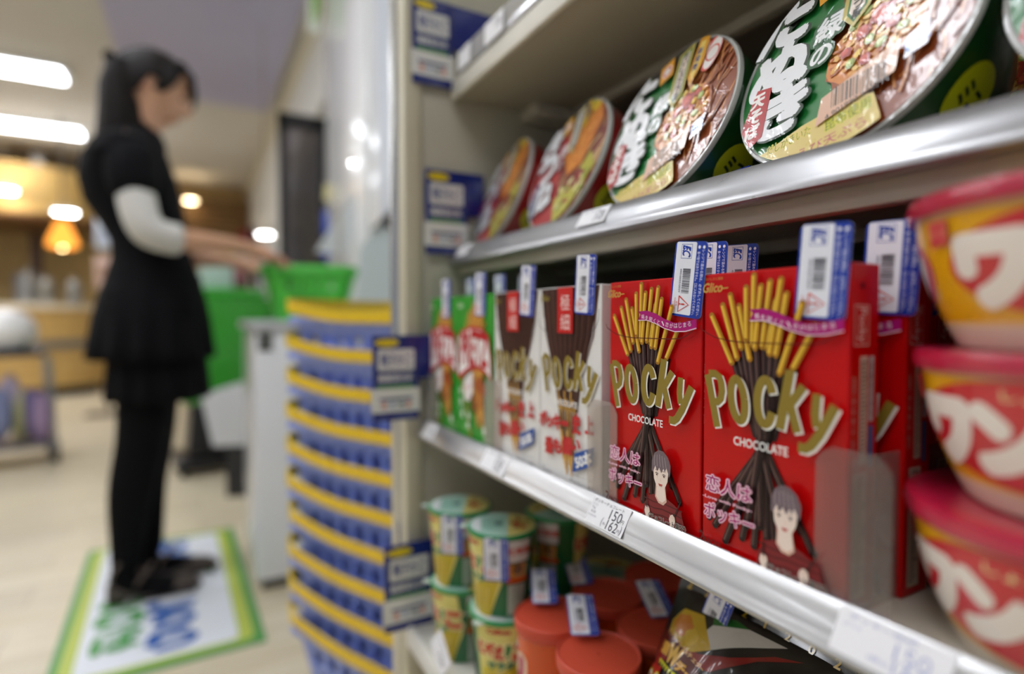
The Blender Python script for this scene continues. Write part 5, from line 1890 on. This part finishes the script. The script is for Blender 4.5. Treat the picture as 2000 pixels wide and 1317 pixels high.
# fingers: each its own chain from the knuckle line, bent down round the packet
for n_, (bx, by, bz) in (('r', J['knr'][0]), ('l', J['knl'][0])):
    for k, (L_f, oy) in enumerate(((.034, -.026), (.040, -.009), (.037, .009), (.030, .025))):
        a1, a2, a3 = (bx + .012, by + oy, bz - .004), (bx + .012 + L_f * .8, by + oy * 1.05, bz - .014 - .002 * k), (bx + .012 + L_f * 1.05, by + oy * 1.05, bz - .040 - .002 * k)
        for q_, (pt, rr) in enumerate(((a1, .0088), (a2, .0082), (a3, .0068))):
            J['f%s%d%d' % (n_, k, q_)] = (pt, rr, rr)
        chains.append(['kn' + n_, 'f%s%d0' % (n_, k), 'f%s%d1' % (n_, k), 'f%s%d2' % (n_, k)])
    sg = 1 if n_ == 'r' else -1
    px_, py_, pz_ = J['pa' + n_][0]
    for q_, (pt, rr) in enumerate((((px_ + .006, py_ + sg * .032, pz_ - .008), .011), ((px_ + .036, py_ + sg * .042, pz_ - .026), .0095), ((px_ + .062, py_ + sg * .036, pz_ - .036), .0078))):
        J['t%s%d' % (n_, q_)] = (pt, rr, rr)
    chains.append(['pa' + n_, 't%s0' % n_, 't%s1' % n_, 't%s2' % n_])
body = skin('body', chains, J, 'pelvis', SKC, 'skin', pp)

# face: the front of the head is shaped as one surface over the skull
hc = Vector((.008, 0, 1.508))
ROT = Euler((0, R(20), 0)).to_matrix()      # looking down
fm = M()
NU, NV = 40, 36
rings = []
for i in range(NV + 1):
    t = i / NV                       # chin 0 to crown 1
    zz = -.112 + .215 * t
    env = math.sqrt(max(0.0, 1 - ((t - .56) / .56 if t < .56 else (t - .56) / .44) ** 2))
    hx = .098 * env ** .75 + .004
    hy = .072 * env ** .8 * (.74 + .26 * min(1, t / .42)) + .003
    sh = -.018 * (1 - min(1, t / .35))
    rg = []
    for j in range(NU):
        a = 2 * PI * j / NU
        ca, sa = math.cos(a), math.sin(a)
        x, y = hx * ca, hy * sa
        if ca > .0:
            w_ = max(0, 1 - abs(a if a < PI else a - 2 * PI) / .38)
            # nose, lips, chin, brow
            x += .021 * w_ ** 1.3 * math.exp(-((t - .40) / .062) ** 2)
            x += .009 * w_ * math.exp(-((t - .48) / .07) ** 2)
            x += .007 * w_ * math.exp(-((t - .245) / .028) ** 2) + .006 * w_ * math.exp(-((t - .19) / .022) ** 2)
            x -= .005 * w_ * math.exp(-((t - .15) / .02) ** 2)
            x += .010 * w_ * math.exp(-((t - .07) / .05) ** 2)
            we = max(0, 1 - abs(abs(a if a < PI else a - 2 * PI) - .42) / .25)
            x -= .008 * we * math.exp(-((t - .5) / .04) ** 2)
            x += .004 * we * math.exp(-((t - .6) / .03) ** 2)
        x += sh * -1 if False else 0
        rg.append(hc + ROT @ Vector((x, y, zz)))
    rings.append(rg)
fm.loft(rings, SKC)
for s_ in (1, -1):
    e = hc + ROT @ Vector((.082, .031 * s_, .0))
    fm.sphere(tuple(e), (.009, .012, .006), '#2a1d1a', 12)
    for k in range(1):
        b_ = [hc + ROT @ Vector((.090 - .002 * q, (.016 + .013 * q) * s_, .022 + (.003 if q == 1 else 0))) for q in range(3)]
        fm.tube(b_, .0022, '#2a1d1a', 6)
    ear = hc + ROT @ Vector((-.008, .071 * s_, -.008))
    fm.sphere(tuple(ear), (.016, .008, .028), '#c99578', 14)
lip = [hc + ROT @ Vector((.089 - .5 * abs(q) ** 2 * 14, q, -.064)) for q in (-.02, -.01, 0, .01, .02)]
fm.tube(lip, [.002, .004, .0045, .004, .002], '#b0584e', 8)
fm.build('face', 'skin', pp)
# hair: cap with fringe, bun and long back
hm = M()
rings = []
for i in range(24):
    t = i / 23
    ph = t * PI * .62           # from the crown down
    rg = []
    for j in range(40):
        a = 2 * PI * j / 40
        ca, sa = math.cos(a), math.sin(a)
        lim = .50 if ca > .35 else (.78 if ca > -.1 else 1.06)
        p_ = min(ph, PI * .62 * lim) if ca > -.1 else ph * lim
        x = .110 * math.sin(p_) * ca - .004; y = .086 * math.sin(p_) * sa; z = .112 * math.cos(p_) + .004
        k_ = 1 + .012 * math.sin(j * 3.3 + i * .3)
        rg.append(hc + ROT @ Vector((x * k_, y * k_, z)))
    rings.append(rg)
hm.loft(rings, '#1c1816', (True, False))
# fringe falling over the brow
for k in range(13):
    y = -.05 + k * .0083
    fr = [hc + ROT @ Vector((x_, y * m_, z_)) for x_, m_, z_ in ((.045, .8, .098), (.088, 1, .066), (.107, 1.06, .034), (.112, 1.1, .008))]
    hm.tube(fr, [.010, .010, .008, .003], '#1a1614', 8)
# side locks by the ear
for s_ in (1, -1):
    for k in range(4):
        fr = [hc + ROT @ Vector((x_ - .008 * k, y_ * s_, z_)) for x_, y_, z_ in ((.055, .068, .06), (.052, .078, .02), (.040, .078, -.018))]
        hm.tube(fr, [.012, .009, .003], '#1a1614', 8)
# bun with a dark bow
bc = hc + Vector((-.085, 0, .045))
hm.sphere(tuple(bc), (.034, .046, .034), '#151211', 16)
hm.sphere((bc.x - .015, bc.y + .03, bc.z + .018), (.018, .03, .014), '#0e0c0c', 12)
hm.sphere((bc.x - .015, bc.y - .03, bc.z + .018), (.018, .03, .014), '#0e0c0c', 12)
# long hair down the back of the neck
lh = []
for i, (x, z, rx, ry) in enumerate(((-.060, 1.56, .045, .070), (-.070, 1.50, .055, .078), (-.066, 1.44, .062, .080), (-.070, 1.38, .062, .084), (-.084, 1.32, .054, .082), (-.100, 1.27, .044, .07), (-.108, 1.235, .022, .05))):
    lh.append([Vector((x + rx * math.cos(2 * PI * j / 32) * (1 + .03 * math.sin(j * 4)), ry * math.sin(2 * PI * j / 32), z)) for j in range(32)])
hm.loft(lh, '#1a1614')
hm.build('hair', 'hair', pp, smooth=60)


def sect(x, z, rx, ry, n=56, ruf=0, k=14, ph=0):
    return [Vector((x + rx * math.cos(2 * PI * j / n) * (1 + ruf * math.sin(k * 2 * PI * j / n + ph)), ry * math.sin(2 * PI * j / n) * (1 + ruf * math.sin(k * 2 * PI * j / n + ph)), z)) for j in range(n)]


BK = '#0d0d10'
dm = M()
S_ = [(-.028, 1.378, .054, .062), (-.034, 1.362, .070, .090), (-.042, 1.340, .086, .125), (-.052, 1.318, .095, .180), (-.056, 1.275, .114, .192), (-.052, 1.22, .126, .165), (-.040, 1.16, .126, .148), (-.018, 1.10, .112, .135), (-.004, 1.05, .100, .126), (.004, 1.00, .106, .135), (.006, .94, .126, .160), (.004, .87, .140, .175)]
dm.loft([sect(*q) for q in S_], BK, (False, False))
dm.build('dress_bodice', 'cloth', pp)
sm_ = M()
sm_.loft([sect(.006, .97, .112, .142), sect(.004, .90, .137, .172, ruf=.012), sect(.002, .82, .152, .190, ruf=.03), sect(.0, .74, .160, .200, ruf=.05), sect(.0, .705, .163, .205, ruf=.06)], BK, (False, False))
o = sm_.build('upper_flounce', 'cloth', pp); o.modifiers.new('s', 'SOLIDIFY').thickness = .003
sm_ = M()
sm_.loft([sect(.01, .80, .125, .160), sect(.012, .70, .130, .172, ruf=.03, ph=1), sect(.012, .62, .135, .180, ruf=.05, ph=1), sect(.012, .585, .136, .183, ruf=.06, ph=1)], BK, (False, False))
o = sm_.build('lower_flounce', 'cloth', pp); o.modifiers.new('s', 'SOLIDIFY').thickness = .003
# short black sleeves and white sleeves under them
for n_, s_ in (('r', -1), ('l', 1)):
    sh, el, fa, wr = (Vector(J[q + n_][0]) for q in ('sh', 'el', 'fa', 'wr'))
    up1 = sh.lerp(el, .55)
    K = {'a': (tuple(sh + Vector((.015, -.035 * s_, .012))), .078, .078), 'b': (tuple(sh.lerp(el, .3)), .070, .070), 'c': (tuple(sh.lerp(el, .66)), .064, .064)}
    skin('black_sleeve', [['a', 'b', 'c']], K, 'a', BK, 'cloth', pp)
    K = {'a': (tuple(sh.lerp(el, .35)), .050, .050), 'b': (tuple(sh.lerp(el, .7)), .052, .052), 'c': (tuple(el + Vector((.004, 0, .004))), .053, .053), 'd': (tuple(el.lerp(fa, .75)), .047, .047), 'e': (tuple(el.lerp(fa, .86)), .044, .044)}
    skin('white_sleeve', [['a', 'b', 'c', 'd', 'e']], K, 'a', '#d6d4ce', 'cloth', pp)
# tights
K = {}
ch = []
for n_ in 'lr':
    for q in ('hip', 'knee', 'calf', 'ank', 'heel', 'ball', 'toe'):
        p_ = J[q + n_]
        e_ = dict(hip=.006, knee=.013, calf=.014, ank=.007, heel=.007, ball=.008, toe=.006)[q]
        K[q + n_] = (p_[0], p_[1] + e_, p_[2] + e_)
    ch.append([q + n_ for q in ('hip', 'knee', 'calf', 'ank', 'heel', 'ball', 'toe')])
K['mid'] = ((0, 0, .84), .09, .11)
for n_ in 'lr': ch.append(['mid', 'hip' + n_])
skin('tights', ch, K, 'mid', '#0c0c0e', 'cloth', pp)
# shoes
for n_ in 'lr':
    hx_, hy_, _ = J['heel' + n_][0]
    sm_ = M()
    rg = []
    for (dx, w_, zt) in ((-.038, .014, .062), (-.030, .028, .072), (-.005, .034, .060), (.03, .034, .046), (.07, .036, .040), (.11, .042, .050), (.15, .040, .052), (.185, .028, .042), (.203, .008, .026)):
        zb = .010 if dx > .05 else .014
        pts = []
        for j in range(20):
            a = 2 * PI * j / 20
            pts.append(Vector((hx_ + dx, hy_ + w_ * math.cos(a), (zt + zb) / 2 + (zt - zb) / 2 * math.sin(a))))
        rg.append(pts)
    sm_.loft(rg, '#4b4038')
    sm_.box(hx_ - .036, hx_ + .012, hy_ - .026, hy_ + .026, .0045, .030, '#3a3029', .004)
    sm_.box(hx_ + .05, hx_ + .19, hy_ - .030, hy_ + .030, .0045, .014, '#3a3029', .004)
    o = sm_.build('shoe', 'satin', pp)
    st_ = M()
    for (x0, zc, rr) in ((hx_ + .055, .072, .042), (hx_ - .008, .108, .046)):
        pts = [(x0 + .01 * math.cos(2 * PI * j / 24) + (.016 * math.sin(2 * PI * j / 24)), hy_ + rr * math.cos(2 * PI * j / 24), zc + .026 * math.sin(2 * PI * j / 24)) for j in range(25)]
        st_.tube(pts, .005, '#5a4c42', 8)
    st_.build('strap', 'satin', o, label='thin shoe straps')
tag(pp, 'woman in a black dress, white sleeves and black tights, looking down at her hands', 'person')
# what she holds
q_ = (PX + .375, PY - .02, 1.002)
pk = empty('snack_packet', q_, (0, R(15), 0))
M().box(-.03, .03, -.085, .085, -.012, .012, '#b87a70', .004).build('packet', 'gloss', pk)
tag(pk, 'small pinkish packet held in the hands of the shopper over the green basket', 'packet')
